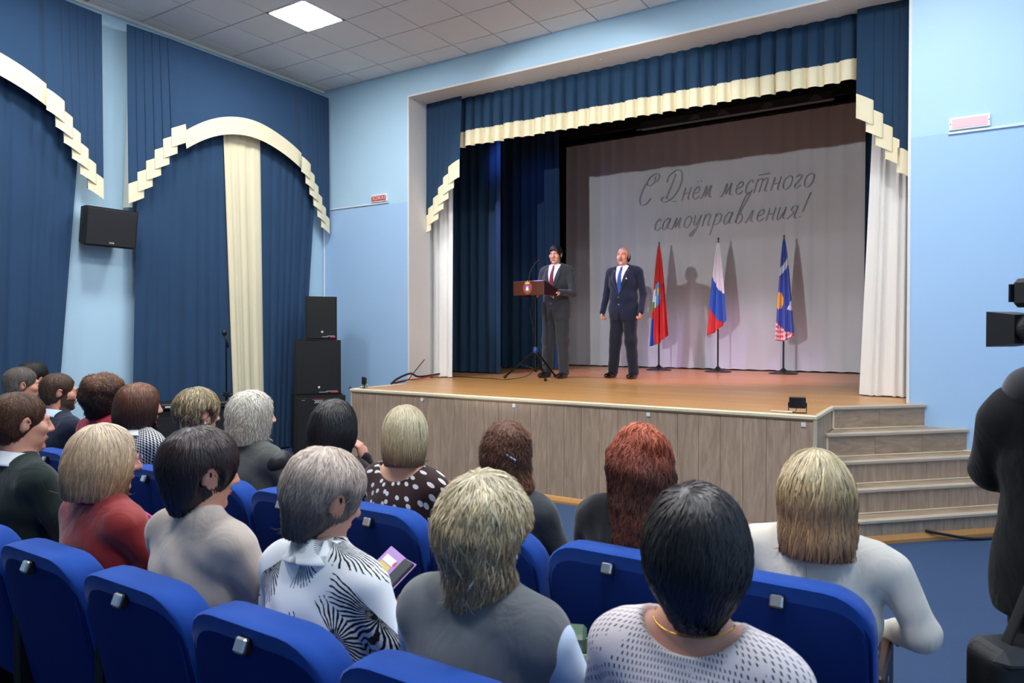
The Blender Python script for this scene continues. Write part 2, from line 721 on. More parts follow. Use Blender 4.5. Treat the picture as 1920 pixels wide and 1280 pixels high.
def drape(name, m, p0, p1, q0, q1, ztop, zbot, nrm, pleats, amp, seed, parent, nz=10, amp_top=.5, solid=0):
    """pleated hanging cloth; p0-p1 plan line at the top, q0-q1 at the bottom, folds along nrm"""
    n = pleats * 8 + 1
    t = np.linspace(0, 1, n)
    ph = t * pleats + wobble(n, .16, 5, seed)
    fold = np.sin(2 * math.pi * ph) * (1 + wobble(n, .25, 4, seed + 1)) + .35 * np.sin(4 * math.pi * ph + 1)
    rows = []
    for i in range(nz + 1):
        s = i / nz
        a = amp * (amp_top + (1 - amp_top) * s)
        sh = wobble(n, .3, 3, seed + 7) * s * .4
        x = p0[0] + (p1[0] - p0[0]) * t
        y = p0[1] + (p1[1] - p0[1]) * t
        x2 = q0[0] + (q1[0] - q0[0]) * t
        y2 = q0[1] + (q1[1] - q0[1]) * t
        X = x * (1 - s) + x2 * s + nrm[0] * a * (fold + sh)
        Y = y * (1 - s) + y2 * s + nrm[1] * a * (fold + sh)
        z = ztop + (zbot - ztop) * s
        rows.append([(X[j], Y[j], z + (0 if s < 1 else .004 * fold[j])) for j in range(n)])
    b = B()
    b.loft(rows)
    return b.build(name, m, parent, smooth=True, solid=solid)


def pelmet(name, path, ztop, band, mm, mt, parent, to3, solid=0, nz=6):
    """path: list of (u, d, zhem); cloth from ztop down to zhem, its last `band` metres in the trim cloth"""
    up = B()
    rows = [[to3(u, d * (.35 + .65 * s), ztop + (zh + band - ztop) * s) for u, d, zh in path] for s in [i / nz for i in range(nz + 1)]]
    up.loft(rows)
    o = up.build(name, mm, parent, smooth=True)
    tr = B()
    tr.loft([[to3(u, d * 1.0 + .004, zh + band * (1 - s) + .012 * (1 - s)) for u, d, zh in path] for s in (0, .5, 1)])
    t = tr.build('trim_band', mt, parent, smooth=True)
    return o, t


def cascade(u0, u1, z0, z1, folds, depth=.06, over=1.0):
    """accordion-folded tail: u0 -> u1 outward, hem dropping from z0 to z1; every fold turns back under itself and the next lies behind it"""
    pitch = (u1 - u0) / folds
    pts = []
    L = folds * (1 + 2 * over)
    s = 0
    u = u0
    st = .017
    prof = [(0, -.004), (.1, .004), (.3, .012), (.6, .014), (.85, .009), (.96, .003), (1, -.003)]
    for k in range(folds):
        D = depth + st * (folds - 1 - k)
        fw = pitch * (1 + over)
        bk = pitch * over
        for q, d in prof:
            pts.append((u + fw * q, D + d, z0 + (z1 - z0) * (s + (1 + over) * q) / L))
        s += 1 + over
        u += fw
        if k < folds - 1:
            for q in (.1, .5, .9):
                pts.append((u - bk * q, D - .005 - (st - .006) * q, z0 + (z1 - z0) * (s + over * q) / L))
            s += over
            u -= bk
    return pts


def window_set(yoff, lab, seed):
    root = empty('window_curtain', (0, yoff, 0))
    tag(root, lab, 'curtain', 'arched window curtains')
    n = (1, 0)
    xw = XL + .13
    drape('drape', M_navy2, (xw, 4.55), (xw, 5.75), (xw, 4.42), (xw, 5.80), 4.94, .03, n, 8, .014, seed, root)
    drape('drape', M_navy2, (xw, 6.05), (xw, 7.20), (xw, 6.08), (xw, 6.80), 4.94, .03, n, 7, .014, seed + 3, root)
    drape('cream_drape', M_creamd, (xw + .03, 5.56), (xw + .03, 6.13), (xw + .03, 5.74), (xw + .03, 6.19), 4.9, .03, n, 4, .016, seed + 5, root)
    path = [(u - 0, d, z) for u, d, z in cascade(4.99, 4.45, 3.80, 2.96, 6, .02, over=1.0)][::-1]
    for i in range(25):
        y = 5.0 + 1.7 * i / 24
        q = (y - 5.88) / .85
        path.append((y, .10 + .006 * math.sin(i * .6), 4.075 - .27 * q * q - .05 * max(0, -q) ** 2))
    path += cascade(6.70, 7.21, 3.79, 2.96, 6, .02, over=1.0)
    # side gathers above the tails
    pelmet('pelmet', path, 4.965, .205, M_navy2, M_cream, root, lambda u, d, z: (XL + .19 + d, u, z))
    b = B()
    b.box(XL + .02, XL + .16, 4.52, 7.23, 4.93, 4.965)
    b.hull([(XL + .02, 4.50, 4.965), (XL + .16, 4.50, 4.965), (XL + .02, 4.53, 4.965), (XL + .16, 4.53, 4.965), (XL + .02, 4.40, 2.98), (XL + .16, 4.40, 2.98), (XL + .02, 4.43, 2.98), (XL + .16, 4.43, 2.98)])
    b.build('lining_edge', M_lining, root)
    return root


c2 = window_set(0, 'arched blue window curtain with a cream centre drape beside the stage wall', 21)
c1 = window_set(-3.20, 'blue window curtain cut off at the left edge, cream stepped trim', 51)

# stage valance and side pelmets
YV = 7.80
vr = empty('stage_valance', (0, 0, 0))
tag(vr, 'navy stage valance with ruffled cream hem across the top of the opening', 'valance')
path = []
x = -6.28
npl = 38
pt = (-.43 + 6.28) / npl
for k in range(npl):
    j = rng.uniform(-.012, .012)
    a = rng.uniform(.8, 1.25)
    for q, d in ((0, 0), (.04, .028), (.2, .04), (.4, .043), (.58, .038), (.66, .026), (.7, .004), (.78, -.018), (.9, -.02)):
        path.append((x + k * pt + q * pt + j * (1 if .1 < q < .9 else 0), d * a, 4.093 + .006 * math.sin(k * 1.7)))
nz = 6
up = B()
zb = .2
up.loft([[(u, YV - d * 1.25 * (.45 + .55 * s), 4.748 + (zh + zb - 4.748) * s) for u, d, zh in path] for s in [i / nz for i in range(nz + 1)]])
up.build('valance_cloth', M_navy, vr, smooth=True, angle=50)
tr = B()
tr.loft([[(u + .006 * s * math.sin(u * 40), YV - d * (1 + .35 * s) - .004, zh + (zb + .012) * (1 - s) - .006 * s * d / .04) for u, d, zh in path] for s in (0, .33, .66, 1)])
tr.build('ruffled_hem', M_cream, vr, smooth=True, angle=70)
for side in (0, 1):
    pr = empty('stage_pelmet', (0, 0, 0))
    if side == 0:
        tag(pr, 'navy side pelmet with cascading cream hem, left of the stage opening', 'pelmet', 'stage side pelmets')
        pth = cascade(-5.66, -6.16, 3.66, 3.02, 5, .01, over=.9)
        pth += [(-6.19, .02, 3.0), (-6.28, .01, 2.975)]
    else:
        tag(pr, 'navy side pelmet with cascading cream hem, right of the stage opening', 'pelmet', 'stage side pelmets')
        pth = cascade(-.885, -.56, 3.68, 3.13, 4, .01, over=.9)
        pth += [(-.535, .02, 3.12), (-.48, .03, 3.10), (-.428, .015, 3.06)]
    pelmet('pelmet_cloth', pth, 4.747, .225, M_navy, M_cream, pr, lambda u, d, z: (u, YV - .075 - d, z))
# white side curtains
r = empty('white_side_curtain', (0, 0, 0))
tag(r, 'white stage side curtain hanging straight at the left jamb', 'curtain')
drape('curtain_cloth', M_white, (-6.42, 7.90), (-6.0, 7.97), (-6.42, 7.90), (-6.04, 7.99), 4.6, ST + .012, (0, 1), 3, .022, 90, r, amp_top=.7)
r = empty('white_side_curtain', (0, 0, 0))
tag(r, 'white stage side curtain flaring out at the right jamb', 'curtain')
drape('curtain_cloth', M_white, (-.73, 7.93), (-.43, 7.93), (-.875, 7.95), (-.44, 7.93), 4.6, ST + .012, (0, 1), 4, .022, 95, r, amp_top=.7, nz=16)
# navy legs
r = empty('stage_leg_curtain', (0, 0, 0))
tag(r, 'dark navy leg curtain nearest the left white curtain', 'curtain')
drape('curtain_cloth', M_navy, (-7.5, 9.1), (-5.965, 9.1), (-7.5, 9.1), (-5.965, 9.1), 5.6, ST + .02, (0, 1), 9, .03, 101, r)
r = empty('stage_leg_curtain', (0, 0, 0))
tag(r, 'dark navy leg curtain behind the speaker at the lectern', 'curtain')
drape('curtain_cloth', M_navy, (-7.5, 10.6), (-5.78, 10.6), (-7.5, 10.6), (-5.74, 10.6), 5.6, ST + .02, (0, 1), 10, .035, 105, r)
r = empty('stage_leg_curtain', (0, 0, 0))
tag(r, 'narrow navy leg curtain glimpsed behind the right white curtain', 'curtain')
drape('curtain_cloth', M_navy, (-.955, 9.2), (.4, 9.2), (-.965, 9.2), (.4, 9.2), 5.6, ST + .02, (0, 1), 8, .03, 109, r)
# backdrop
bd = empty('backdrop_curtain', (0, 0, 0))
tag(bd, 'pale grey backdrop curtain hanging at the back of the stage', 'curtain')
drape('backdrop_cloth', M_backdrop, (-6.43, 12.12), (-1.0, 12.12), (-6.43, 12.12), (-1.0, 12.12), 5.13, ST + .02, (0, 1), 22, .006, 120, bd, nz=6, amp_top=1.2)
b = B()
b.box(-7.8, .8, 11.6, 11.63, 5.13, 6.8)
tag(b.build('stage_border', M_black), 'black border strip above the grey backdrop', 'border curtain')
b = B()
b.tube([(-6.6, 12.12, 5.16), (-.9, 12.12, 5.16)], .025)
b.build('rail', M_black, bd)
# hanging light bar
r = empty('lighting_bar', (0, 0, 0))
tag(r, 'dark horizontal lighting bar hanging above the stage', 'lighting bar')
b = B()
b.box(-4.05, -1.42, 9.95, 10.07, 4.60, 4.71, .01)
b.build('bar_body', mat('bar_brown', '#3b3230', .55), r)
b = B()
b.box(-4.1, -1.4, 9.93, 9.95, 4.585, 4.60)
b.build('bar_lip', mat('bar_grey', '#77716e', .4, metal=.5), r)
for x in (-3.6, -1.9):
    b = B()
    b.tube([(x, 10.0, 4.7), (x, 10.0, 6.9)], .012)
    b.build('hanger', M_black, r)
for x in (-3.3, -2.9, -2.3, -1.7):
    b = B()
    b.prism([(0, 0), (.16, 0), (.11, .06), (.05, .06)], 9.93, 9.945, M=Matrix(((1, 0, 0, x), (0, 0, 1, 0), (0, 1, 0, 4.615), (0, 0, 0, 1))))
    b.build('lamp_cell', mat('bar_cell', '#5a5250', .4), r)

# ------------------------------------------------------------------ projected cursive greeting, built as grey strokes on the backdrop
GL = {
    'С': (1.35, [[(1.15, 1.75), (1.25, 2.2), (.95, 2.45), (.45, 2.2), (.3, 1.75), (.55, 1.5), (.95, 1.75), (.9, 2.2)], [(.45, 2.2), (.12, 1.4), (.0, .6), (.25, .0), (.7, .05), (1.0, .45)]]),
    'Д': (1.75, [[(.15, 1.6), (.2, 2.1), (.7, 2.5), (1.2, 2.3), (1.4, 1.5), (1.2, .6), (.75, .12), (.3, .05), (.05, .25), (.25, .45), (.7, .2), (1.1, .02), (1.4, .0)], [(.75, 2.2), (.62, 1.3), (.45, .35)]]),
    'н': (.85, [[(.15, 1), (.12, 0)], [(.15, .5), (.6, .55)], [(.62, 1), (.58, .15), (.75, 0)]]),
    'ё': (.75, [[(.05, .45), (.5, .6), (.4, .98), (.12, .75), (.1, .25), (.35, 0), (.65, .25)], [(.2, 1.35), (.22, 1.42)], [(.48, 1.35), (.5, 1.42)]]),
    'е': (.75, [[(.05, .45), (.5, .6), (.4, .98), (.12, .75), (.1, .25), (.35, 0), (.65, .25)]]),
    'м': (1.05, [[(0, 0), (.15, .1), (.3, .95), (.4, .1), (.65, .95), (.68, .15), (.9, .05)]]),
    'с': (.7, [[(.5, .8), (.3, 1), (.08, .6), (.15, .1), (.4, 0), (.62, .25)]]),
    'т': (1.2, [[(.1, 1), (.08, 0)], [(.1, .8), (.3, 1), (.48, .9), (.46, 0)], [(.46, .8), (.68, 1), (.86, .9), (.84, .1), (1.05, .05)], [(.1, 1.3), (.9, 1.36)]]),
    'г': (.7, [[(.05, .8), (.25, 1), (.45, .85), (.3, .5), (.12, .2), (.3, 0), (.55, .2)]]),
    'о': (.8, [[(.4, 1), (.1, .75), (.1, .2), (.38, 0), (.62, .3), (.6, .8), (.4, 1)]]),
    'а': (.9, [[(.55, .85), (.35, 1), (.08, .6), (.15, .08), (.4, .1), (.6, .95)], [(.62, 1), (.56, .15), (.8, .05)]]),
    'у': (.85, [[(.1, 1), (.15, .3), (.38, .25), (.6, .95)], [(.62, 1), (.5, -.1), (.2, -.75), (.05, -.6), (.4, -.15)]]),
    'п': (.9, [[(.12, 1), (.1, 0)], [(.12, .75), (.35, 1), (.56, .9), (.54, .12), (.75, .05)]]),
    'р': (.9, [[(.15, 1), (.08, -.8)], [(.14, .7), (.4, 1), (.65, .7), (.55, .15), (.2, .05)]]),
    'в': (.95, [[(.1, .1), (.55, 1.6), (.75, 2.3), (.6, 2.5), (.4, 2.0), (.2, .7), (.22, .1), (.5, 0), (.66, .35), (.5, .75), (.25, .75)]]),
    'л': (.85, [[(0, 0), (.15, .08), (.42, .98), (.46, .15), (.7, .05)]]),
    'и': (.9, [[(.12, 1), (.1, .2), (.25, 0), (.5, .6), (.56, 1), (.54, .15), (.75, .05)]]),
    'я': (.9, [[(.0, .0), (.2, .2), (.4, .5), (.12, .7), (.3, 1), (.55, .95)], [(.57, 1), (.53, .1), (.75, .05)]]),
    '!': (.5, [[(.35, 1.95), (.15, .5)], [(.05, .05), (.08, .12)]]),
    ' ': (.55, []),
}


def cursive(text, x0, x1, z0, z1, xh, root, m, y=12.075, width=.022):
    adv = sum(GL[c][0] for c in text)
    k = (x1 - x0) / adv
    x = 0
    for c in text:
        a, strokes = GL[c]
        if strokes:
            b = B()
            for s in strokes:
                pts = [(p[0] * k + .28 * p[1] * xh, p[1] * xh) for p in s]
                pts = catmull(pts, 5)
                P = []
                for q in pts:
                    X = x0 + x * k + q[0]
                    P.append((X, y, z0 + (z1 - z0) * (X - x0) / (x1 - x0) + q[1]))
                b.tube(P, width, 6, flat=.2)
            b.build('letter', m, root, smooth=True)
        x += a


M_letter = mat('projected_grey', '#b3b4b8', .9)  # dark lettering of the projection put into the colour of mesh strokes
r = empty('projected_greeting', (0, 0, 0))
tag(r, 'projected cursive greeting in two lines, modelled as grey strokes across the backdrop', 'lettering')
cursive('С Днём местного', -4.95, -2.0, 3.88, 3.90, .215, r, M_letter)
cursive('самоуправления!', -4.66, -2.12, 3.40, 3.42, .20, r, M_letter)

# ------------------------------------------------------------------ flags
M_pole = mat('dark_pole', '#1d2320', .4, metal=.3)
M_fin = mat('finial', '#6b6a45', .3, metal=.8)
FC = {k: fabric('flag_' + k, v, .05, .6, .3, .4) for k, v in dict(red='#d22a26', blue='#1c49a8', white='#e6e6ea', sky='#5aa9dd', yellow='#f2b32c', green='#4f9a3f', navy='#1f55b3', pale='#c9d2e4').items()}
FK = list(FC)


def flag(loc, top, label, colour, wl, wr, zl, zr, seed):
    """wl, wr: spread left / right of the pole at the hem; zl, zr: hem heights"""
    root = empty('flag', loc)
    tag(root, label, 'flag', 'flags on stands in front of the backdrop')
    b = B()
    b.lathe([(.215, 0), (.21, .012), (.12, .03), (.05, .055), (.03, .075), (.018, .09)], n=28)
    b.build('stand', M_pole, root, smooth=True, angle=40)
    b = B()
    b.tube([(0, 0, .05), (0, 0, top - .06)], .0135, 10)
    b.build('pole', M_pole, root, smooth=True, angle=40)
    b = B()
    b.lathe([(.012, top - .08), (.018, top - .065), (.006, top - .05), (.02, top - .03), (.012, top - .012), (.001, top)], n=10)
    b.build('finial', M_fin, root, smooth=True)
    nu, nv = 56, 90
    ztop = top - .085
    rows = []
    g = np.random.default_rng(seed)
    p1, p2 = g.random() * 6, g.random() * 6
    for i in range(nv + 1):
        s = i / nv
        row = []
        for j in range(nu + 1):
            u = j / nu
            hem = zl + (zr - zl) * u if u < .9 else zr + (u - .9) * .5
            hem = zl * (1 - u) + zr * u - .05 * math.sin(math.pi * u)
            sp = s ** .75
            xx = (-wl * (1 - u) + wr * u) * (.1 + .9 * sp)
            z = ztop + (hem - ztop) * s
            d = .04 * sp * math.sin(2 * math.pi * u * 2.6 + p1) + .02 * sp * math.sin(2 * math.pi * u * 5.3 + p2) + .016
            row.append((xx, -d - .02 * sp, z))
        rows.append(row)
    b = B()
    b.loft(rows)
    b.m = [FK.index(colour((j + .5) / nu, (i + .5) / nv)) for i in range(nv) for j in range(nu)]
    b.build('flag_cloth', list(FC.values()), root, smooth=True, solid=.004)
    return root


def col_red(u, v):
    if v > .72 and u < .28 - (.93 - v) * .6:
        return 'navy'
    a, c = u - .1, v - .52
    if abs(u - .33) < .34 - abs(v - .53) * .4 and .36 + abs(u - .4) * .22 < v < .62 - (u - .3) * .16:
        if u < .2:
            return 'green' if v > .56 else 'white'
        if (u - .42) ** 2 + ((v - .46) * 2) ** 2 < .006:
            return 'yellow'
        return 'sky' if u > .3 or v < .5 else 'white'
    return 'red'


def col_tri(u, v):
    k = v - u * .34
    return 'white' if k < .33 else ('navy' if k < .665 + .04 * u else 'red')


def col_blue(u, v):
    k = v + u * .1
    if .28 < k < .36:
        return 'pale'
    if ((u - .12) / .30) ** 2 + ((v - .60) / .085) ** 2 < 1 and v > .5:
        return 'yellow'
    if u > .62 and abs(v - .69) < (u - .62) * .14:
        return 'pale'
    if v - u * .17 > .81:
        q = int((u * 9 + v * 22)) + int((u * 9 - v * 22))
        return 'red' if q % 2 else 'white'
    return 'blue'


flag((-4.33, 11.5, ST), 2.17, 'red flag with pale blue crest on a black stand, left of three', col_red, .155, .19, .40, .62, 1)
flag((-3.33, 11.5, ST), 2.17, 'white, blue and red tricolour flag on the middle stand', col_tri, .19, .155, .58, .84, 5)
flag((-2.32, 11.5, ST), 2.14, 'blue flag with yellow emblem and red patterned corner, right of three', col_blue, .12, .165, .52, .60, 9)

# ------------------------------------------------------------------ lectern
M_mahog = mat('mahogany', '#4e2213', .3, var=.2, vscale=5, stretch=(1, 6, 6), coat=.3)
M_mahogd = mat('mahogany_dark', '#351410', .35, var=.15, vscale=5)
M_bm = mat('black_metal', '#101113', .35, metal=.6)
M_bp = mat('black_plastic', '#141416', .5)
LX, LY = -4.90, 8.35
lc = empty('lectern', (LX, LY, ST))
tag(lc, 'brown wooden lectern box on a black tripod stand', 'lectern')
b = B()
b.box(-.225, .255, -.21, -.19, 1.135, 1.325, .004)
b.build('front_panel', M_mahog, lc)
for s in (-.225, .235):
    b = B()
    b.hull([(s, -.2, 1.135), (s + .02, -.2, 1.135), (s, .22, 1.135), (s + .02, .22, 1.135), (s, -.2, 1.325), (s + .02, -.2, 1.325), (s, .22, 1.21), (s + .02, .22, 1.21)])
    b.build('side_panel', M_mahogd, lc)
b = B()
b.hull([(-.215, -.19, 1.28), (.245, -.19, 1.28), (-.215, .22, 1.175), (.245, .22, 1.175), (-.215, -.19, 1.295), (.245, -.19, 1.295), (-.215, .22, 1.19), (.245, .22, 1.19)])
b.build('desk_top', M_mahogd, lc)
b = B()
b.tube([(0, 0, .32), (0, 0, 1.17)], .014, 10)
b.tube([(0, 0, .1), (0, 0, .62)], .02, 10)
b.build('column', M_bm, lc, smooth=True, angle=40)
b = B()
b.lathe([(.03, .36), (.032, .38), (.032, .42), (.028, .44)], n=16)
b.build('collar', mat('blue_collar', '#24407f', .4), lc, smooth=True, angle=40)
for a in (200, 318, 80):
    q = R(a)
    foot = (.44 * math.cos(q), .44 * math.sin(q), .018)
    b = B()
    b.tube([(0, 0, .40), foot], .013, 8)
    b.tube([(0, 0, .14), (foot[0] * .5, foot[1] * .5, .205)], .006, 6)
    lg = b.build('leg', M_bm, lc)
    b = B()
    b.tube([(foot[0] * .93, foot[1] * .93, .045), (foot[0], foot[1], .016)], .02, 8)
    b.build('rubber_foot', M_bp, lg)
# crest
Mx = Matrix(((1, 0, 0, 0.0), (0, 0, 1, -.2125), (0, 1, 0, 1.232), (0, 0, 0, 1)))


def disc(rx, rz, cz=0, n=28, p=2.0):
    out = []
    for i in range(n):
        q = 2 * math.pi * i / n
        c, s_ = math.cos(q), math.sin(q)
        out.append((math.copysign(abs(c) ** (2 / p), c) * rx, cz + math.copysign(abs(s_) ** (2 / p), s_) * rz))
    return out


ep = empty('crest', (0, 0, 0))
ep.parent = lc
for poly, d, c in ((disc(.064, .078), .002, '#b3201d'), (disc(.066, .08), .001, '#d9a93a'), (disc(.036, .046, -.008, 20, 3), .004, '#4f74c8'),
                   ([(-.034, -.008), (.034, -.008), (.034, -.03), (.02, -.05), (-.02, -.05), (-.034, -.03)], .006, '#5a9a4a'),
                   ([(-.02, -.03), (-.006, .02), (.006, .02), (.02, -.03)], .008, '#e8e8e8'),
                   ([(-.03, .05), (-.036, .085), (-.015, .07), (0, .1), (.015, .07), (.036, .085), (.03, .05)], .006, '#e0b040')):
    b = B()
    b.prism(poly, -d, .0005, M=Mx)
    b.build('crest_field', mat('crest' + c, c, .4), ep)
# microphone
b = B()
b.tube(catmull([(-.03, -.12, 1.27), (-.035, -.10, 1.42), (0, -.03, 1.56), (.03, .03, 1.61)], 5), .005, 8)
b.tube([(.02, .01, 1.595), (.045, .06, 1.63)], [.011, .013], 8)
b.build('gooseneck_microphone', M_bp, lc, smooth=True)
b = B()
b.tube(catmull([(-.02, .0, 1.14), (-.1, .03, .9), (-.02, .05, .5), (-.05, .0, .1), (-.25, -.3, .008), (-.6, -.25, .008), (-1.25, -.2, .008)], 8), .005, 6)
o = b.build('microphone_cable', M_bp, None, smooth=True)
o.location = (LX, LY, ST)
tag(o, 'thin black cable trailing from the lectern over the stage floor', 'cable')

# ------------------------------------------------------------------ stage edge bits
M_wcable = mat('white_cable', '#e6e4dd', .5)


def floodlight(loc, rz, label):
    root = empty('floodlight', loc, rz)
    tag(root, label, 'floodlight', 'small floodlights on the stage edge')
    b = B()
    b.box(-.062, .062, -.014, .014, .035, .125, .006)
    for i in range(7):
        b.box(-.05 + i * .0155, -.045 + i * .0155, .014, .026, .05, .115)
    b.build('housing', M_bp, root)
    b = B()
    b.box(-.052, .052, -.017, -.014, .045, .115)
    b.build('lens_glass', mat('dark_glass', '#22242a', .08), root)
    b = B()
    b.tube([(-.066, .0, .08), (-.066, .0, .0), (.066, 0, .0), (.066, 0, .08)], .005, 6)
    b.build('bracket', M_bm, root)
    b = B()
    b.tube(catmull([(.0, .02, .06), (-.02, .05, .01), (-.07, .01, .006), (-.04, -.03, .006), (-.12, -.01, .006), (-.2, .03, .005)], 6), .006, 6)
    b.build('white_cable', M_wcable, root, smooth=True)
    return root


floodlight((-1.10, 5.99, ST + .005), R(8), 'small black floodlight with white cable on the right stage edge')
floodlight((-5.80, 5.99, ST + .005), R(-38), 'small black floodlight seen edge-on at the left stage corner')
for i, (x, l) in enumerate(((-4.83, 'diamond shaped'), (-3.68, 'square'), (-2.30, 'square'), (-1.03, 'square'))):
    b = B()
    if i == 0:
        b.prism([(0, .024), (.024, 0), (.0, -.024), (-.024, 0)], -.005, .002, M=Matrix(((1, 0, 0, x), (0, 0, 1, YS), (0, 1, 0, .885), (0, 0, 0, 1))))
    else:
        b.box(x - .017, x + .017, YS - .004, YS + .01, .865, .9, .003)
    o = b.build('white_clip', mat('white_plastic', '#f0eee6', .4))
    tag(o, ['white diamond shaped clip on the stage front, leftmost', 'white square clip on the stage front above the short-haired woman', 'white square clip on the stage front above the red haired woman', 'white square clip below the right floodlight'][i], 'clip', 'white clips on the stage front')
for i, (pts, rad, c, lb) in enumerate((
        ([(-6.2, 7.9, 1.01), (-6.15, 7.4, 1.0), (-6.05, 7.1, 1.06), (-5.95, 6.75, 1.02), (-5.93, 6.6, .962)], .014, M_bp, 'thick black cable looping onto the stage by the left jamb'),
        ([(-6.2, 7.88, 1.0), (-6.1, 7.3, .975), (-6.0, 6.95, .985), (-5.95, 6.65, .965)], .009, mat('red_cable', '#a8341f', .5), 'thin red cable beside the left jamb'),
        ([(-6.24, 7.62, 1.22), (-6.16, 7.3, 1.06), (-6.02, 7.0, .98), (-5.95, 6.7, .962)], .006, M_bp, 'thin black cable slanting up the white jamb'))):
    b = B()
    b.tube(catmull(pts, 8), rad, 7)
    tag(b.build('cable', c, smooth=True), lb, 'cable')
b = B()
b.tube(catmull([(-.22, 6.30, .075), (-.1, 6.36, .05), (.1, 6.5, .012), (.3, 6.68, .012), (.55, 6.9, .03)], 8), .011, 7)
tag(b.build('cable', M_bp, smooth=True), 'black cable lying along the skirting below the stairs', 'cable')

# ------------------------------------------------------------------ left wall and corner equipment
M_grille = mat('speaker_grille', '#0d0d0f', .6, bmp=.6, bscale=900)
M_cab = mat('speaker_cabinet', '#0a0a0b', .65, bmp=.3, bscale=300)
M_red = mat('red_print', '#b02a3a', .5)
M_wp = mat('white_print', '#dcdcdc', .5)


def cabinet(name, loc, rz, w, d, h, label, logo, taper=.0, ears=False):
    root = empty(name, loc, rz)
    tag(root, label, 'loudspeaker', 'black loudspeakers stacked in the corner')
    b = B()
    b.hull([(sx * (w / 2 - (taper if y > 0 else 0)), y, z) for sx in (-1, 1) for y in (-d / 2, d / 2) for z in (0, h)])
    b.build('cabinet', M_cab, root)
    b = B()
    b.box(-w / 2 + .015, w / 2 - .015, -d / 2 - .012, -d / 2, .02, h - .02, .006)
    b.build('grille', M_grille, root)
    if logo:
        lx = w * .02 if logo != 'sub' else w * .05
        b = B()
        if logo != 'sub':
            b.box(lx - .012, lx + .012, -d / 2 - .015, -d / 2 - .011, .095, .12)
            b.build('badge', M_wp, root)
            b = B()
            b.box(w * .18, w * .42, -d / 2 - .015, -d / 2 - .011, .05, .056)
            b.box(w * .02, w * .2, -d / 2 - .015, -d / 2 - .011, .04, .045)
            b.build('badge_line', M_wp, root)
            b = B()
            b.box(w * .28, w * .44, -d / 2 - .015, -d / 2 - .011, .03, .048)
            b.build('badge_red', M_red, root)
        else:
            MM = Matrix(((1, 0, 0, -.03), (0, 0, -1, -d / 2 - .0135), (0, 1, 0, h - .068), (0, 0, 0, 1)))
            text_mesh('model_number', '2000', .055, M_wp, root, MM, .001, 1.0)
            b = B()
            b.box(-.11, .05, -d / 2 - .0145, -d / 2 - .011, h - .042, h - .034)
            b.box(-.04, .05, -d / 2 - .0145, -d / 2 - .011, h - .104, h - .096)
            b.build('badge_red', M_red, root)
            b = B()
            b.box(-.24, -.20, -d / 2 - .0145, -d / 2 - .011, h - .05, h - .042)
            b.build('badge', mat('blue_print', '#6f8fd0', .5), root)
    if ears:
        b = B()
        b.box(w / 2 - .08, w / 2 - .055, -d / 2 - .018, -d / 2 - .01, h * .38, h * .55)
        b.build('handle', M_bp, root)
    return root


SR = R(54)
cabinet('subwoofer', (-7.19, 6.575, 0), SR, .62, .6, .775, 'large black subwoofer at the bottom of the speaker stack', 'sub')
cabinet('loudspeaker', (-7.23, 6.575, .777), SR, .585, .45, .715, 'middle black loudspeaker resting on the subwoofer', 'mid', .03, True)
cabinet('loudspeaker', (-7.17, 6.575, 1.494), SR + R(3), .40, .36, .565, 'small black loudspeaker on top of the stack', 'top', .05)
b = B()
b.tube(catmull([(-6.80, 6.75, .85), (-6.72, 6.7, .88), (-6.7, 6.75, .8)], 6), .006, 6)
tag(b.build('cable', M_bp, smooth=True), 'short black cable curling off the speaker stack', 'cable')
# wall speaker
ws = empty('wall_speaker', (XL + .19, 4.12, 2.72), 0)
tag(ws, 'black loudspeaker mounted on the wall between the curtains', 'loudspeaker')
b = B()
Mws = Matrix.Rotation(R(-58), 4, 'Z') @ Matrix.Rotation(R(12), 4, 'X')
Mws = Matrix.Rotation(R(88), 4, 'Z') @ Matrix.Rotation(R(9), 4, 'X')
b.hull([(sx * (.27 if y < 0 else .2), y, sz * (.205 if y < 0 else .185)) for sx in (-1, 1) for y in (-.13, .13) for sz in (-1, 1)], M=Mws)
b.build('cabinet', M_cab, ws)
b = B()
b.box(-.255, .255, -.145, -.13, -.19, .19, .006, M=Mws)
b.build('grille', mat('wall_grille', '#1c1c1f', .6, bmp=.6, bscale=900), ws)
b = B()
for k in range(3):
    b.box(-.02 + k * .018, -.009 + k * .018, -.148, -.145, -.165, -.15, M=Mws)
b.build('badge', M_wp, ws)
b = B()
b.box(-.20, .0, -.04, .04, -.05, .05)
b.build('bracket', M_bp, ws)
# microphone stand
ms = empty('microphone_stand', (-6.75, 4.87, 0))
tag(ms, 'black microphone stand with wireless microphone before the cream drape', 'microphone stand')
b = B()
b.lathe([(.15, 0), (.15, .012), (.03, .03), (.014, .05)], n=20)
b.build('base', M_bm, ms)
b = B()
b.tube([(0, 0, .03), (0, 0, .95)], .014, 8)
b.tube([(0, 0, .9), (0, 0, 1.5)], .009, 8)
b.build('pole', M_bm, ms)
b = B()
b.box(-.03, .03, -.03, .03, .9, .95, .006)
b.tube([(-.05, -.04, .92), (.05, .04, .92)], .01, 6)
b.build('clutch', M_bp, ms)
b = B()
b.tube([(.015, .01, 1.43), (.0, 0, 1.52), (-.012, -.01, 1.57)], [.011, .014, .017], 8)
b.tube([(-.012, -.01, 1.57), (-.016, -.013, 1.6), (-.018, -.014, 1.62)], [.024, .026, .016], 10)
b.build('microphone', M_bp, ms, smooth=True)
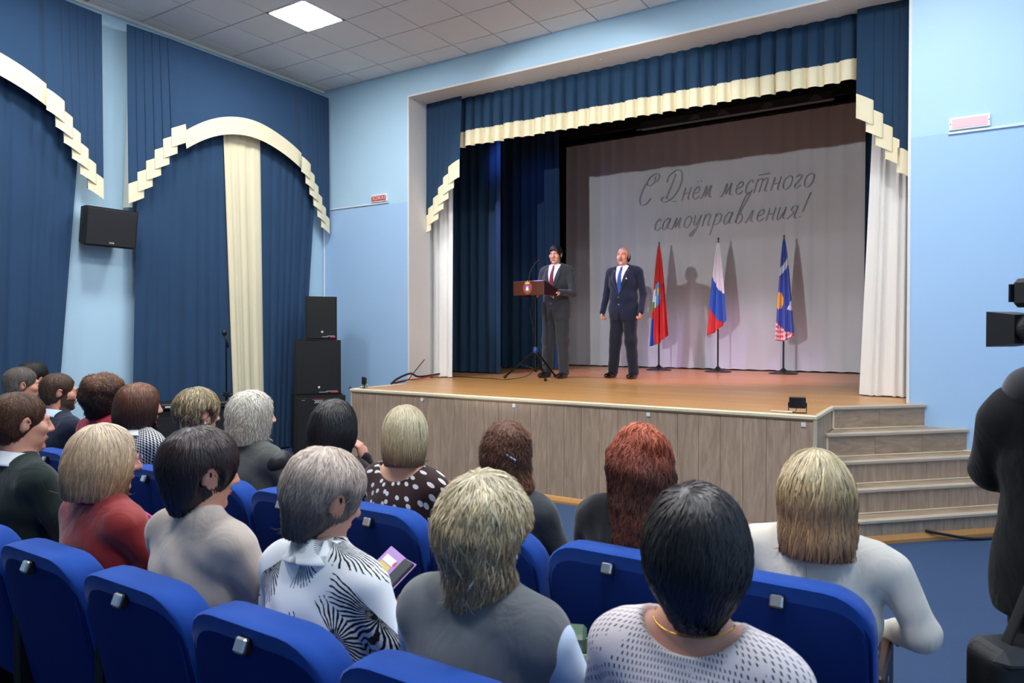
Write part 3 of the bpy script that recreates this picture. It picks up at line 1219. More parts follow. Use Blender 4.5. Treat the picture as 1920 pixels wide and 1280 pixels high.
# low black equipment rack
rk = empty('equipment_case', (-6.95, 4.62, 0), R(62))
tag(rk, 'low black equipment case standing before the curtain', 'equipment case')
b = B()
b.box(-.42, .42, -.22, .22, .03, .80, .01)
b.build('case_body', M_cab, rk)
b = B()
b.box(-.47, .55, -.25, .25, .80, .86, .01)
b.build('case_top', M_bp, rk)
b = B()
b.box(-.38, .38, -.232, -.22, .08, .72, .005)
b.build('case_front', M_grille, rk)
b = B()
b.box(-.30, -.25, -.256, -.25, .825, .84)
b.build('badge', M_wp, rk)
# fire signs and conduits
M_cond = mat('white_conduit', '#dfe8ee', .45)
b = B()
b.box(XL + .02, -6.64, YW - .018, YW, 3.365, 3.383, .003)
tag(b.build('conduit', M_cond), 'thin white cable conduit under the small red fire sign', 'conduit')
b = B()
b.box(XL + .03, XL + .048, YW - .018, YW, .8, 3.38, .003)
tag(b.build('conduit', M_cond), 'upright white conduit in the wall corner above the speakers', 'conduit')
b = B()
b.box(-.115, XR, YW - .018, YW, 3.33, 3.352, .003)
tag(b.build('conduit', M_cond), 'white conduit running right under the pale pink sign', 'conduit')


def sign(x0, x1, z0, z1, label, c, txt):
    s = empty('fire_sign', ((x0 + x1) / 2, YW, (z0 + z1) / 2))
    tag(s, label, 'sign', 'fire alarm signs')
    w_, h_ = (x1 - x0) / 2, (z1 - z0) / 2
    b = B()
    b.box(-w_, w_, -.03, 0, -h_, h_, .006)
    b.build('sign_box', M_frame, s)
    b = B()
    b.box(-w_ + .02, w_ - .02, -.033, -.03, -h_ + .016, h_ - .016)
    b.build('sign_face', mat('sign' + c, c, .35), s)
    if txt:
        text_mesh('sign_text', txt, (z1 - z0) * .72, mat('sign_text', '#f3dcd8', .4), s, Matrix(((1, 0, 0, 0), (0, 0, -1, -.0345), (0, 1, 0, 0), (0, 0, 0, 1))) , .001, 1.05)
    b = B()
    for sx in (-1, 1):
        b.lathe([(.005, 0), (.005, .004)], (sx * (w_ - .01), 0, 0), 8, M=Matrix(((1, 0, 0, 0), (0, 0, -1, -.03), (0, 1, 0, 0), (0, 0, 0, 1))))
    b.build('screw', mat('screw_grey', '#777777', .4), s)


sign(-6.955, -6.655, 3.39, 3.495, 'small red fire sign on the left blue wall', '#c14a48', 'ПОЖАР')
sign(-.105, .195, 3.358, 3.47, 'pale pink unlit fire sign on the right blue wall', '#f0c3c6', None)
# ------------------------------------------------------------------ theatre seats
M_seat = fabric('seat_blue', '#1e4a9f', .06, .8, .1, .15)
M_seatback = fabric('seat_rear_shaded_blue', '#122b6c', .06, .8, .0, .1)  # same upholstery, its colour darkened for the shade on the seat rears
M_chrome = mat('seat_number_plate', '#d7d9dc', .22, metal=.85)
M_armwood = mat('armrest_wood', '#4a2a1e', .35, var=.2, vscale=10)


def rrect(w, z0, z1, r, n=6):
    """outline of a backrest: straight below, round at the top corners"""
    pts = [(-w, z0), (w, z0)]
    for i in range(n + 1):
        q = i / n * math.pi / 2
        pts.append((w - r + r * math.cos(q), z1 - r + r * math.sin(q)))
    for i in range(n + 1):
        q = math.pi / 2 + i / n * math.pi / 2
        pts.append((-w + r + r * math.cos(q), z1 - r + r * math.sin(q)))
    return pts


def build_seat():
    root = empty('theatre_seat', (0, 0, 0))
    Mt = Matrix.Rotation(R(10), 4, 'X')     # the back leans away from the stage

    def pr(u, d, z):
        # d towards the stage
        return (u, .10 + d - (z - .45) * .21 + .0, z)
    # cushion of the backrest, with a rounded crest
    secs = []
    for d, k in ((-.052, .965), (-.045, .99), (-.02, 1.0), (.02, 1.0), (.05, .985), (.062, .95), (.066, .90)):
        secs.append([pr(u * k, d - .018 * max(0, (z - .70) / .18), .38 + (z - .38) * (k * .25 + .75)) for u, z in rrect(.254, .38, .868, .125)])
    V = [p for s in secs for p in s]
    n = len(secs[0])
    F = [(i * n + j, i * n + (j + 1) % n, (i + 1) * n + (j + 1) % n, (i + 1) * n + j) for i in range(len(secs) - 1) for j in range(n)]
    F += [tuple(range(n))[::-1], tuple((len(secs) - 1) * n + j for j in range(n))]
    b = B()
    b.add(V, F)
    b.build('backrest', M_seat, root, smooth=True, angle=50)
    # upholstered rear panel, slightly proud, and its piping
    b = B()
    out = rrect(.238, .30, .822, .11)
    rows = [[pr(u * k, d, .30 + (z - .30) * k2) for u, z in out + out[:1]] for d, k, k2 in ((-.050, 1, 1), (-.062, .99, .995), (-.066, .95, .975), (-.067, .6, .6))]
    b.loft(rows)
    F = [tuple(range(3 * (len(out) + 1), 4 * (len(out) + 1) - 1))]
    b.f += F
    b.m += [0]
    b.build('rear_panel', M_seatback, root, smooth=True, angle=60)
    b = B()
    b.tube([pr(u, -.055, z) for u, z in rrect(.243, .34, .829, .113)[1:] + [(-.243, .34)]], .005, 6)
    b.build('piping', M_seatback, root, smooth=True)
    b = B()
    b.box(-.236, .236, .12, .57, .36, .45, .035)
    b.build('seat_cushion', M_seat, root, smooth=True, angle=60)
    Mn = Matrix.Translation(pr(-.0, -.084, .818)) @ Matrix.Rotation(R(-22), 4, 'X')
    b = B()
    b.box(-.019, .019, -.009, .012, -.019, .019, .005, M=Mn)
    b.build('number_plate', M_chrome, root)
    b = B()
    b.box(-.021, .021, -.002, .022, -.022, .020, .004, M=Mn)
    b.build('plate_holder', M_bp, root)
    for s in (-1, 1):
        b = B()
        b.box(s * .257 - .009, s * .257 + .009, .02, .46, .05, .58, .008)
        st = b.build('side_frame', M_bp, root)
        b = B()
        b.box(s * .252 - .016, s * .252 + .016, .08, .44, .58, .605, .008)
        b.build('armrest', M_armwood, st)
        b = B()
        b.box(s * .246 - .02, s * .246 + .02, .1, .4, 0, .05, .006)
        b.build('foot', M_bm, st)
    return root


def copy_tree(o, parent=None):
    c = o.copy()
    col.objects.link(c)
    c.parent = parent
    for ch in list(o.children):
        copy_tree(ch, c)
    return c


FRONT = [-.45 - .54 * k for k in range(12)]
NEAR = [-.40 - .56 * k for k in range(8)]
YF, YN = 2.215, 1.195        # rear faces of the two rows
proto = build_seat()
whoF = ['the woman in the cream jacket', 'the red haired woman', 'the woman with curled brown hair', 'the polka dot woman', 'the black haired woman', 'the ash blonde woman in grey', 'the short haired woman in royal blue', 'the woman in houndstooth', 'the curly haired woman in crimson', 'the bearded man', 'the grey haired man', 'the dark haired person at the far left']
whoN = ['the woman in the dotted blouse', 'the woman in the grey vest', 'the woman in the floral blouse', 'the woman in the beige sweater', 'the woman in the red blouse', 'the man in the dark green jacket', 'the far left of the near row', 'the outermost left of the near row']
first = True
for rowi, (xs_, y, who) in enumerate(((FRONT, YF, whoF), (NEAR, YN, whoN))):
    for k, x in enumerate(xs_):
        if rowi == 1 and k > 6:
            continue
        s = proto if first else copy_tree(proto)
        first = False
        s.location = (x, y, 0)
        s.scale = (1.05 if rowi else 1, 1, 1)
        tag(s, 'blue padded theatre seat ' + ('holding ' if 'the far' not in who[k] and 'outermost' not in who[k] or rowi == 0 else 'at ') + who[k], 'theatre seat', ['front row of blue seats', 'nearer row of blue seats'][rowi])
# ------------------------------------------------------------------ people: implicit surfaces turned into meshes
A = np.array


def rc(a, b, r1, r2):
    a, b = A(a, float), A(b, float)
    ba = b - a
    L2 = max(float(ba @ ba), 1e-12)

    def f(P):
        h = np.clip((P - a) @ ba / L2, 0, 1)
        return np.linalg.norm(P - a - h[:, None] * ba, axis=1) - (r1 + (r2 - r1) * h)
    return f


def el(c, r, rot=None):
    c, r = A(c, float), A(r, float)
    Rm = None if rot is None else A(Matrix.Rotation(rot[0], 3, 'X').to_3x3() @ Matrix.Rotation(rot[1], 3, 'Y') @ Matrix.Rotation(rot[2], 3, 'Z'))

    def f(P):
        q = P - c
        if Rm is not None:
            q = q @ Rm
        k0 = np.linalg.norm(q / r, axis=1)
        k1 = np.linalg.norm(q / (r * r), axis=1)
        return k0 * (k0 - 1) / np.maximum(k1, 1e-9)
    return f


def rbox(c, h, r):
    c, h = A(c, float), A(h, float)

    def f(P):
        q = np.abs(P - c) - (h - r)
        return np.linalg.norm(np.maximum(q, 0), axis=1) + np.minimum(q.max(1), 0) - r
    return f


def smin(a, b, k):
    h = np.clip(.5 + .5 * (b - a) / k, 0, 1)
    return b * (1 - h) + a * h - k * h * (1 - h)


def smax(a, b, k):
    return -smin(-a, -b, k)


def union(fs, k):
    def f(P):
        d = fs[0](P)
        for g in fs[1:]:
            d = smin(d, g(P), k)
        return d
    return f


def polygonize(fn, lo, hi, h):
    lo, hi = A(lo, float), A(hi, float)
    bs = 6
    nb = np.maximum(1, np.ceil((hi - lo) / (h * bs)).astype(int))
    I = np.stack(np.meshgrid(*[np.arange(k) for k in nb], indexing='ij'), -1).reshape(-1, 3)
    d = fn(lo + (I + .5) * bs * h)
    act = np.abs(d) < bs * h * 1.5
    F = d.reshape(nb).repeat(bs, 0).repeat(bs, 1).repeat(bs, 2)
    F = np.pad(F, ((0, 1),) * 3, mode='edge')
    mask = np.zeros(F.shape, bool)
    for i, j, k in I[act] * bs:
        mask[i:i + bs + 1, j:j + bs + 1, k:k + bs + 1] = True
    F[mask] = fn(lo + np.argwhere(mask) * h)
    S = F < 0
    c = np.zeros(tuple(np.array(F.shape) - 1), np.int8)
    corners = [(i, j, k) for i in (0, 1) for j in (0, 1) for k in (0, 1)]
    sh = c.shape
    for i, j, k in corners:
        c += S[i:i + sh[0], j:j + sh[1], k:k + sh[2]]
    cells = np.argwhere((c > 0) & (c < 8))
    idx = -np.ones(sh, np.int64)
    idx[tuple(cells.T)] = np.arange(len(cells))
    acc = np.zeros((len(cells), 3))
    cnt = np.zeros(len(cells))
    for a in corners:
        for ax in range(3):
            if a[ax]:
                continue
            b_ = list(a)
            b_[ax] = 1
            fa = F[tuple((cells + a).T)]
            fb = F[tuple((cells + b_).T)]
            x = (fa < 0) != (fb < 0)
            t = np.where(x, fa / np.where(fa == fb, 1, fa - fb), 0)
            p = np.tile(A(a, float), (len(cells), 1))
            p[:, ax] = t
            acc[x] += p[x]
            cnt[x] += 1
    V = lo + (cells + acc / cnt[:, None]) * h
    quads = []
    for ax in range(3):
        o1, o2 = [(1, 2), (2, 0), (0, 1)][ax]
        s0 = [slice(None)] * 3
        s1 = [slice(None)] * 3
        s0[ax] = slice(0, -1)
        s1[ax] = slice(1, None)
        cr = np.argwhere(S[tuple(s0)] != S[tuple(s1)])
        ok = (cr[:, o1] > 0) & (cr[:, o2] > 0) & (cr[:, o1] < sh[o1]) & (cr[:, o2] < sh[o2])
        cr = cr[ok]
        flip = S[tuple(cr.T)]
        q = []
        for da, db in ((-1, -1), (0, -1), (0, 0), (-1, 0)):
            e = cr.copy()
            e[:, o1] += da
            e[:, o2] += db
            q.append(idx[tuple(e.T)])
        q = np.stack(q, 1)
        q[~flip] = q[~flip][:, ::-1]
        quads.append(q)
    Q = np.concatenate(quads)
    Q = Q[(Q >= 0).all(1)]
    # pull the vertices onto the surface once
    e = h * .5
    g = np.stack([fn(V + A(v) * e) - fn(V - A(v) * e) for v in ((1, 0, 0), (0, 1, 0), (0, 0, 1))], 1) / (2 * e)
    gl = np.maximum(np.linalg.norm(g, axis=1), .3)
    stp = np.clip(fn(V) / gl, -h * .6, h * .6)
    V = V - g / gl[:, None] * stp[:, None]
    return V, Q


def qmesh(name, V, Q, mats, parent=None, mi=None, colr=None, smooth=True):
    me = bpy.data.meshes.new(name)
    me.vertices.add(len(V))
    me.vertices.foreach_set('co', np.ascontiguousarray(V, dtype=np.float32).ravel())
    me.loops.add(len(Q) * 4)
    me.loops.foreach_set('vertex_index', np.ascontiguousarray(Q, dtype=np.int32).ravel())
    me.polygons.add(len(Q))
    me.polygons.foreach_set('loop_start', np.arange(0, len(Q) * 4, 4, dtype=np.int32))
    for m in (mats if isinstance(mats, (list, tuple)) else [mats]):
        me.materials.append(m)
    if mi is not None:
        me.polygons.foreach_set('material_index', np.ascontiguousarray(mi, dtype=np.int32))
    me.update(calc_edges=True)
    me.polygons.foreach_set('use_smooth', np.ones(len(Q), bool))
    if colr is not None:
        at = me.color_attributes.new('Col', 'FLOAT_COLOR', 'POINT')
        at.data.foreach_set('color', np.ascontiguousarray(np.c_[colr, np.ones(len(V))], dtype=np.float32).ravel())
    o = bpy.data.objects.new(name, me)
    col.objects.link(o)
    if parent:
        o.parent = parent
    return o


# ------------------------------------------------------------------ people: materials


def skin_mat(name, c):
    if name in MATS:
        return MATS[name]
    m, nt, p = nodes(name)
    v = coords(nt)
    f = noise(nt, v, 18, 4)
    c0 = lin(c)
    redder = (min(1, c0[0] * 1.02), c0[1] * .8, c0[2] * .76, 1)
    nt.links.new(mixc(nt, f, c0, redder), p.inputs['Base Color'])
    p.inputs['Roughness'].default_value = .48
    p.inputs['Subsurface Weight'].default_value = .12
    p.inputs['Subsurface Radius'].default_value = (.02, .008, .004)
    p.inputs['Subsurface Scale'].default_value = .3
    bump(nt, p, noise(nt, v, 300, 2), .06, .001)
    MATS[name] = m
    return m


def hair_mat(name, rough=.36, spec=.5):
    if name in MATS:
        return MATS[name]
    m, nt, p = nodes(name)
    at = N(nt, 'VertexColor', layer_name='Col')
    nt.links.new(at.outputs[0], p.inputs['Base Color'])
    p.inputs['Roughness'].default_value = rough
    p.inputs['Specular IOR Level'].default_value = spec
    MATS[name] = m
    return m


M_hair = hair_mat('hair_strands')
M_hairmatte = hair_mat('hair_matte', .5, .35)
M_lip = mat('lips', '#c07a6c', .45)
M_eyew = mat('eye_white', '#e8e4de', .2)
M_iris = mat('iris', '#3a2c22', .15)
M_brow = mat('eyebrow', '#3a2a20', .7)
M_trouser = fabric('dark_trousers', '#20222a', .08)
M_shoe = mat('black_leather', '#0e0d0f', .25, coat=.3)


def woven(name, kind, a, b_, scale=1.0, extra=None):
    """printed or woven cloth patterns laid out on the garment itself"""
    if name in MATS:
        return MATS[name]
    m, nt, p = nodes(name)
    p.inputs['Roughness'].default_value = .8
    p.inputs['Sheen Weight'].default_value = .2
    p.inputs['Specular IOR Level'].default_value = .25
    v = coords(nt)
    sep = N(nt, 'SeparateXYZ')
    nt.links.new(v, sep.inputs[0])
    X, Y, Z = sep.outputs
    # run the pattern round the body: angle about the trunk times a mean radius, and height along the cloth
    ang = mathn(nt, 'ARCTAN2', X, mathn(nt, 'MULTIPLY', mathn(nt, 'ADD', Y, -.16), -1))
    arc = mathn(nt, 'MULTIPLY', ang, .2)
    up = mathn(nt, 'ADD', Z, mathn(nt, 'MULTIPLY', Y, .9))
    cx = N(nt, 'CombineXYZ')
    nt.links.new(mathn(nt, 'ADD', arc, (extra or (0, 0))[0]), cx.inputs[0])
    nt.links.new(mathn(nt, 'ADD', up, (extra or (0, 0))[1]), cx.inputs[1])
    if kind == 'dots':
        vo = N(nt, 'TexVoronoi', voronoi_dimensions='2D')
        vo.inputs['Scale'].default_value = 19 * scale
        vo.inputs['Randomness'].default_value = .62
        nt.links.new(cx.outputs[0], vo.inputs['Vector'])
        f = mathn(nt, 'LESS_THAN', vo.outputs['Distance'], .23)
    elif kind == 'check':
        u = mathn(nt, 'MULTIPLY', mathn(nt, 'ADD', arc, up), 62 * scale)
        w_ = mathn(nt, 'MULTIPLY', mathn(nt, 'SUBTRACT', arc, up), 62 * scale)
        fu = mathn(nt, 'GREATER_THAN', mathn(nt, 'SINE', mathn(nt, 'MULTIPLY', u, 3.1416)), 0)
        fw = mathn(nt, 'GREATER_THAN', mathn(nt, 'SINE', mathn(nt, 'MULTIPLY', w_, 3.1416)), 0)
        f = mathn(nt, 'COMPARE', fu, fw, .1)
    elif kind == 'dash':
        u = mathn(nt, 'MULTIPLY', arc, 95 * scale)
        w_ = mathn(nt, 'MULTIPLY', up, 62 * scale)
        row = mathn(nt, 'FLOOR', w_)
        u2 = mathn(nt, 'ADD', u, mathn(nt, 'MULTIPLY', row, .5))
        fu = mathn(nt, 'LESS_THAN', mathn(nt, 'FRACT', u2), .30)
        fw = mathn(nt, 'LESS_THAN', mathn(nt, 'FRACT', w_), .55)
        f = mathn(nt, 'MULTIPLY', mathn(nt, 'MULTIPLY', fu, fw), mathn(nt, 'GREATER_THAN', noise(nt, v, 14, 2), .43))
    elif kind == 'fan':
        vo = N(nt, 'TexVoronoi', voronoi_dimensions='2D')
        vo.inputs['Scale'].default_value = 5.2 * scale
        vo.inputs['Randomness'].default_value = 1
        nt.links.new(cx.outputs[0], vo.inputs['Vector'])
        df = N(nt, 'VectorMath', operation='SUBTRACT')
        sc = N(nt, 'VectorMath', operation='SCALE')
        sc.inputs['Scale'].default_value = 5.2 * scale
        nt.links.new(cx.outputs[0], sc.inputs[0])
        nt.links.new(sc.outputs[0], df.inputs[0])
        nt.links.new(vo.outputs['Position'], df.inputs[1])
        sc2 = N(nt, 'VectorMath', operation='SCALE')
        # position comes back in unscaled space
        sc2.inputs['Scale'].default_value = 5.2 * scale
        nt.links.new(vo.outputs['Position'], sc2.inputs[0])
        nt.links.new(sc2.outputs[0], df.inputs[1])
        s2 = N(nt, 'SeparateXYZ')
        nt.links.new(df.outputs[0], s2.inputs[0])
        an = mathn(nt, 'ARCTAN2', s2.outputs[1], s2.outputs[0])
        sepc = N(nt, 'SeparateColor')
        nt.links.new(vo.outputs['Color'], sepc.inputs[0])
        an2 = mathn(nt, 'ADD', an, mathn(nt, 'MULTIPLY', sepc.outputs[0], 6.28))
        fan = mathn(nt, 'GREATER_THAN', mathn(nt, 'COSINE', an2), -.1)
        rad = vo.outputs['Distance']
        edge = mathn(nt, 'ADD', .50, mathn(nt, 'MULTIPLY', noise(nt, v, 30, 2), .16))
        inside = mathn(nt, 'LESS_THAN', rad, edge)
        st = mathn(nt, 'SINE', mathn(nt, 'MULTIPLY', mathn(nt, 'ADD', an, mathn(nt, 'MULTIPLY', noise(nt, v, 9, 2), .5)), 37))
        st = mathn(nt, 'ADD', st, mathn(nt, 'MULTIPLY', noise(nt, v, 70, 3), 2.6))
        stripe = mathn(nt, 'GREATER_THAN', st, mathn(nt, 'ADD', .2, mathn(nt, 'MULTIPLY', rad, 3.4)))
        keep = mathn(nt, 'GREATER_THAN', sepc.outputs[1], .18)
        f = mathn(nt, 'MULTIPLY', mathn(nt, 'MULTIPLY', fan, inside), mathn(nt, 'MULTIPLY', stripe, keep))
    c = mixc(nt, f, lin(a), lin(b_))
    nt.links.new(c, p.inputs['Base Color'])
    bump(nt, p, noise(nt, v, 260, 2), .15, .002)
    return MATS.setdefault(name, m)


# ------------------------------------------------------------------ people: anatomy


def head_parts(male=False, nose=1.0):
    jw = 1.1 if male else 1.0
    base = union([el((0, -.018, .035), (.076, .095, .083)), el((0, .028, -.03), (.062, .068, .085)), el((0, .036, -.072), (.05 * jw, .05, .04)),
                  rc((-.034, .084, .022), (.034, .084, .022), .012, .012), el((.044, .062, -.022), (.022, .024, .022)), el((-.044, .062, -.022), (.022, .024, .022))], .022)
    det = union([rc((0, .096, .014), (0, .113 + .004 * nose, -.03), .008, .012 * nose), el((.012, .104, -.034), (.009, .01, .008)), el((-.012, .104, -.034), (.009, .01, .008)),
                 el((0, .078, -.104), (.022 * jw, .018, .018))], .01)
    lips = union([el((0, .095, -.063), (.022, .010, .0045)), el((0, .093, -.071), (.018, .010, .0055))], .004)
    eye = [el((s * .031, .096, .004), (.016, .012, .010)) for s in (-1, 1)]
    mouth = el((0, .106, -.0675), (.02, .006, .0022))
    ear = []
    for s in (-1, 1):
        e1 = el((s * .079, -.012, -.004), (.009, .02, .033), (R(-12), R(s * 12), R(s * -18)))
        e2 = el((s * .09, -.006, .0), (.008, .010, .017))
        ear.append((e1, e2))
    def f(P):
        d = base(P)
        d = smin(d, det(P), .014)
        for e in eye:
            d = smax(d, -e(P), .008)
        d = smin(d, lips(P), .005)
        d = smax(d, -mouth(P), .003)
        for e1, e2 in ear:
            d = smin(d, smax(e1(P), -e2(P), .006), .006)
        return d
    f.lips = lips
    return f


def hand_parts(wrist, d, palm, curl, s=1, side=1):
    """five separate fingers leaving a palm; d = direction of the hand, palm = direction the palm faces"""
    d = A(d, float) / np.linalg.norm(d)
    n = A(palm, float) - d * (A(palm, float) @ d)
    n /= np.linalg.norm(n)
    l = np.cross(d, n) * side          # towards the thumb
    w0 = A(wrist, float)
    fs = []
    pc = w0 + d * .045 * s
    Rm = np.stack([l, d, n], 1)

    def palmf(P):
        q = (P - pc) @ Rm
        r = A((.040 * s, .048 * s, .016 * s))
        k0 = np.linalg.norm(q / r, axis=1)
        k1 = np.linalg.norm(q / (r * r), axis=1)
        return k0 * (k0 - 1) / np.maximum(k1, 1e-9)
    fs.append(palmf)
    for i, (off, ln) in enumerate(((.027, .072), (.009, .08), (-.009, .074), (-.026, .058))):
        p = w0 + d * .082 * s + l * off * s
        dd = d.copy()
        a = curl
        for j, (seg, r1, r2) in enumerate(((.45, .0092, .0086), (.32, .0086, .0080), (.25, .0078, .0066))):
            dd = math.cos(a) * d + math.sin(a) * n
            q = p + dd * ln * seg * s
            fs.append(rc(p, q, r1 * s, r2 * s))
            p = q
            a += curl
    tb = w0 + d * .022 * s + l * .032 * s
    t1 = tb + (d * .55 + l * .75 + n * .25) * .034 * s
    t2 = t1 + (d * .85 + l * .25 + n * (.2 + .35 * curl)) * .03 * s
    fs += [rc(tb, t1, .0125 * s, .0105 * s), rc(t1, t2, .0102 * s, .008 * s)]
    return fs


def frame(yaw, pitch, roll):
    """head turn: yaw to the left positive, pitch down positive, roll"""
    return A(Matrix.Rotation(yaw, 3, 'Z') @ Matrix.Rotation(-pitch, 3, 'X') @ Matrix.Rotation(roll, 3, 'Y'))


def hair_shape(kind, **k):
    wv = k.get('w', .1)
    cut = k.get('cut', -.12)
    bk = k.get('back', .115)
    vol = k.get('vol', 0)
    fs = [el((0, -.016, .038), (.088 + vol, .108 + vol, .094 + vol))]
    win = [el((0, .125, -.045), (.068, .085, .125))]
    if kind == 'bob':
        fs += [el((0, -.018, -.03), (wv, bk, .13 + vol)), el((0, -.03, cut + .045), (wv * k.get('full', .82), bk * k.get('full', .82), .06))]
        if k.get('full', 0) >= 1:
            fs += [rc((0, -.024, -.02), (0, -.032, cut + .05), wv * .97, wv * .93)]
    elif kind == 'short':
        fs += [el((0, -.048, -.055), (.064 + vol * .4, .062 + vol * .3, .075)), el((0, -.022, .015), (.088 + vol, .1 + vol, .085 + vol))]
        win += [el((s * .098, .008, -.03), (.042, .05, .06)) for s in (-1, 1)]
    elif kind == 'pixie':
        fs += [el((0, -.03, -.01), (.094 + vol, .098 + vol, .10)), el((0, -.05, -.07), (.066, .055, .07))]
    elif kind == 'long':
        fs += [el((0, -.018, -.03), (wv, bk, .13)), rc((0, -.055, -.06), (0, -.075, cut + .06), wv * .92, wv * .78)]
    elif kind == 'man':
        fs = [el((0, -.018, .037), (.082 + vol, .101 + vol, .090 + vol)), el((0, -.04, -.02), (.075, .072, .075))]
        win = [el((0, .135, -.005), (.085, .075, .092)), el((0, .1, -.10), (.12, .11, .10))]
        win += [el((s * .098, .0, -.03), (.03, .04, .05)) for s in (-1, 1)]
    elif kind == 'bald':
        fs = [el((0, -.03, .0), (.082, .088, .06)), el((0, -.045, -.03), (.074, .066, .06))]
        win = [el((0, .11, -.01), (.11, .115, .14)), el((0, .0, .1), (.075, .12, .075))]
        win += [el((s * .098, .0, -.04), (.03, .035, .05)) for s in (-1, 1)]
    lump = k.get('lump', 0)
    ex = k.get('extra', [])
    fs += ex
    u = union(fs, .03)
    wn = union(win, .02)
    tilt = k.get('tilt', .0)
    ls = k.get('lscale', 45)

    def f(P):
        d = u(P)
        d = smax(d, (cut + tilt * P[:, 1]) - P[:, 2], .02)
        d = smax(d, -wn(P), .016)
        if lump:
            d = d + lump * (np.sin(P[:, 0] * ls + 3 * np.sin(P[:, 2] * 23)) * np.sin(P[:, 1] * ls * .9 + 2 * np.cos(P[:, 2] * 31)) * .6 + .5 * np.sin(P[:, 2] * ls * 1.1 + P[:, 0] * 20))
        return d
    return f


def grad(fn, P, e=.003):
    g = np.stack([fn(P + A(v) * e) - fn(P - A(v) * e) for v in ((1, 0, 0), (0, 1, 0), (0, 0, 1))], 1)
    return g / np.maximum(np.linalg.norm(g, axis=1), 1e-9)[:, None]


def make_hair(hs, spec, Rm, hc, parent, h, seed):
    g = np.random.default_rng(seed)
    V, Q = polygonize(hs, (-.19, -.2, spec.get('cut', -.12) - .06), (.19, .18, .19), h)
    stops = [A(lin(c)[:3]) for c in spec['cols']]        # from crown to tips

    def tone(P, var):
        zt, zb = .13, spec.get('cut', -.12)
        t = np.clip((zt - P[:, 2]) / (zt - zb), 0, 1) * (len(stops) - 1)
        i = np.minimum(t.astype(int), len(stops) - 2)
        f = (t - i)[:, None]
        c = A(stops)[i] * (1 - f) + A(stops)[i + 1] * f
        return np.clip(c * var[:, None], 0, 1)
    n = spec.get('n', 900)
    K = 8
    n = int(n * 2.6)
    start = g.integers(0, len(V), n)
    P = V[start] + g.normal(0, .002, (n, 3))
    crown = A(spec.get('crown', (0, -.05, .13)))
    L = spec.get('len', .10) * g.uniform(.55, 1.25, n)
    wave, freq = spec.get('wave', .004), spec.get('freq', 2.0)
    ph, ph2 = g.random(n) * 6.28, g.random(n) * 6.28
    lift = g.uniform(-.002, spec.get('lift', .004), n)
    flick = spec.get('flick', 0) * g.uniform(.2, 1.2, n)
    path = np.zeros((n, K, 3))
    nrm = np.zeros((n, K, 3))
    prev = None
    swirl = spec.get('swirl', .15)
    mess = g.normal(0, spec.get('mess', .12), (n, 3))
    for k in range(K):
        G = grad(hs, P)
        low = P[:, 2] < spec.get('cut', -.12) + spec.get('free', .03)
        P = P - G * (hs(P) * np.where(low, .1, 1))[:, None]
        G = np.where(low[:, None], nrm[:, max(k - 1, 0)] if k else G, G)
        nrm[:, k] = G
        path[:, k] = P
        r = P - crown
        rl = np.linalg.norm(r, axis=1)[:, None]
        fl = r / np.maximum(rl, .01) * np.clip(1.6 - rl * 9, .15, 1.6) + A((0, 0, -1)) + swirl * np.cross(r / np.maximum(rl, .01), (0, 0, 1)) + mess + A(spec.get('sweep', (0, 0, 0)))
        fl -= G * (fl * G).sum(1)[:, None]
        fl /= np.maximum(np.linalg.norm(fl, axis=1), 1e-6)[:, None]
        if prev is not None:
            fl = fl * .75 + prev * .25
        prev = fl
        sd = np.cross(G, fl)
        s = k / (K - 1)
        go = np.clip((P[:, 2] - spec.get('cut', -.12) + .016) / .03, 0, 1)
        if spec['kind'] in ('short', 'man', 'bald'):
            go = go * ((((np.abs(P[:, 0]) - .09) / .045) ** 2 + ((P[:, 1] + .005) / .038) ** 2 + ((P[:, 2] + .008) / .05) ** 2) > 1)
        P = P + fl * (L / (K - 1) * go)[:, None] + sd * (wave * np.cos(freq * 6.28 * s + ph) * freq / (K - 1) * 3)[:, None]
    s = np.linspace(0, 1, K)
    off = lift[:, None] * np.sin(math.pi * (.15 + .75 * s))[None] + flick[:, None] * s[None] ** 3 + (wave * .7 * np.sin(freq * 6.28 * s[None] + ph2[:, None]) * s[None])
    C = path + nrm * off[:, :, None]
    T = np.gradient(C, axis=1)
    T /= np.maximum(np.linalg.norm(T, axis=2), 1e-9)[:, :, None]
    S = np.cross(T, nrm)
    wd = (spec.get('wd', .0045) * .46 * g.uniform(.5, 1.3, n))[:, None] * (np.sin(math.pi * np.clip(.12 + .86 * s, 0, 1)) ** .6)[None]
    a = C + S * wd[:, :, None]
    b_ = C - S * wd[:, :, None]
    c = C + nrm * (wd * .55)[:, :, None]
    SV = np.stack([a, c, b_], 2).reshape(-1, 3)
    base = (np.arange(n)[:, None] * K + np.arange(K - 1)[None]).reshape(-1) * 3
    SQ = np.concatenate([np.stack([base + i, base + j, base + 3 + j, base + 3 + i], 1) for i, j in ((0, 1), (1, 2))])
    var = spec.get('var', .35)
    hv = np.exp(g.normal(0, var, n))
    SC = tone(SV, hv.repeat(K * 3))
    if 'streak' in spec:
        st = g.random(n) < spec.get('sp', .2)
        SC[np.repeat(st, K * 3)] = A(lin(spec['streak'])[:3])
    bc = tone(V, np.full(len(V), spec.get('under', .6)))
    VV = np.concatenate([V, SV]) @ Rm.T + hc
    QQ = np.concatenate([Q, SQ + len(V)])
    return qmesh('hair', VV, QQ, M_hairmatte if spec.get('matte') else M_hair, parent, colr=np.concatenate([bc, SC]))


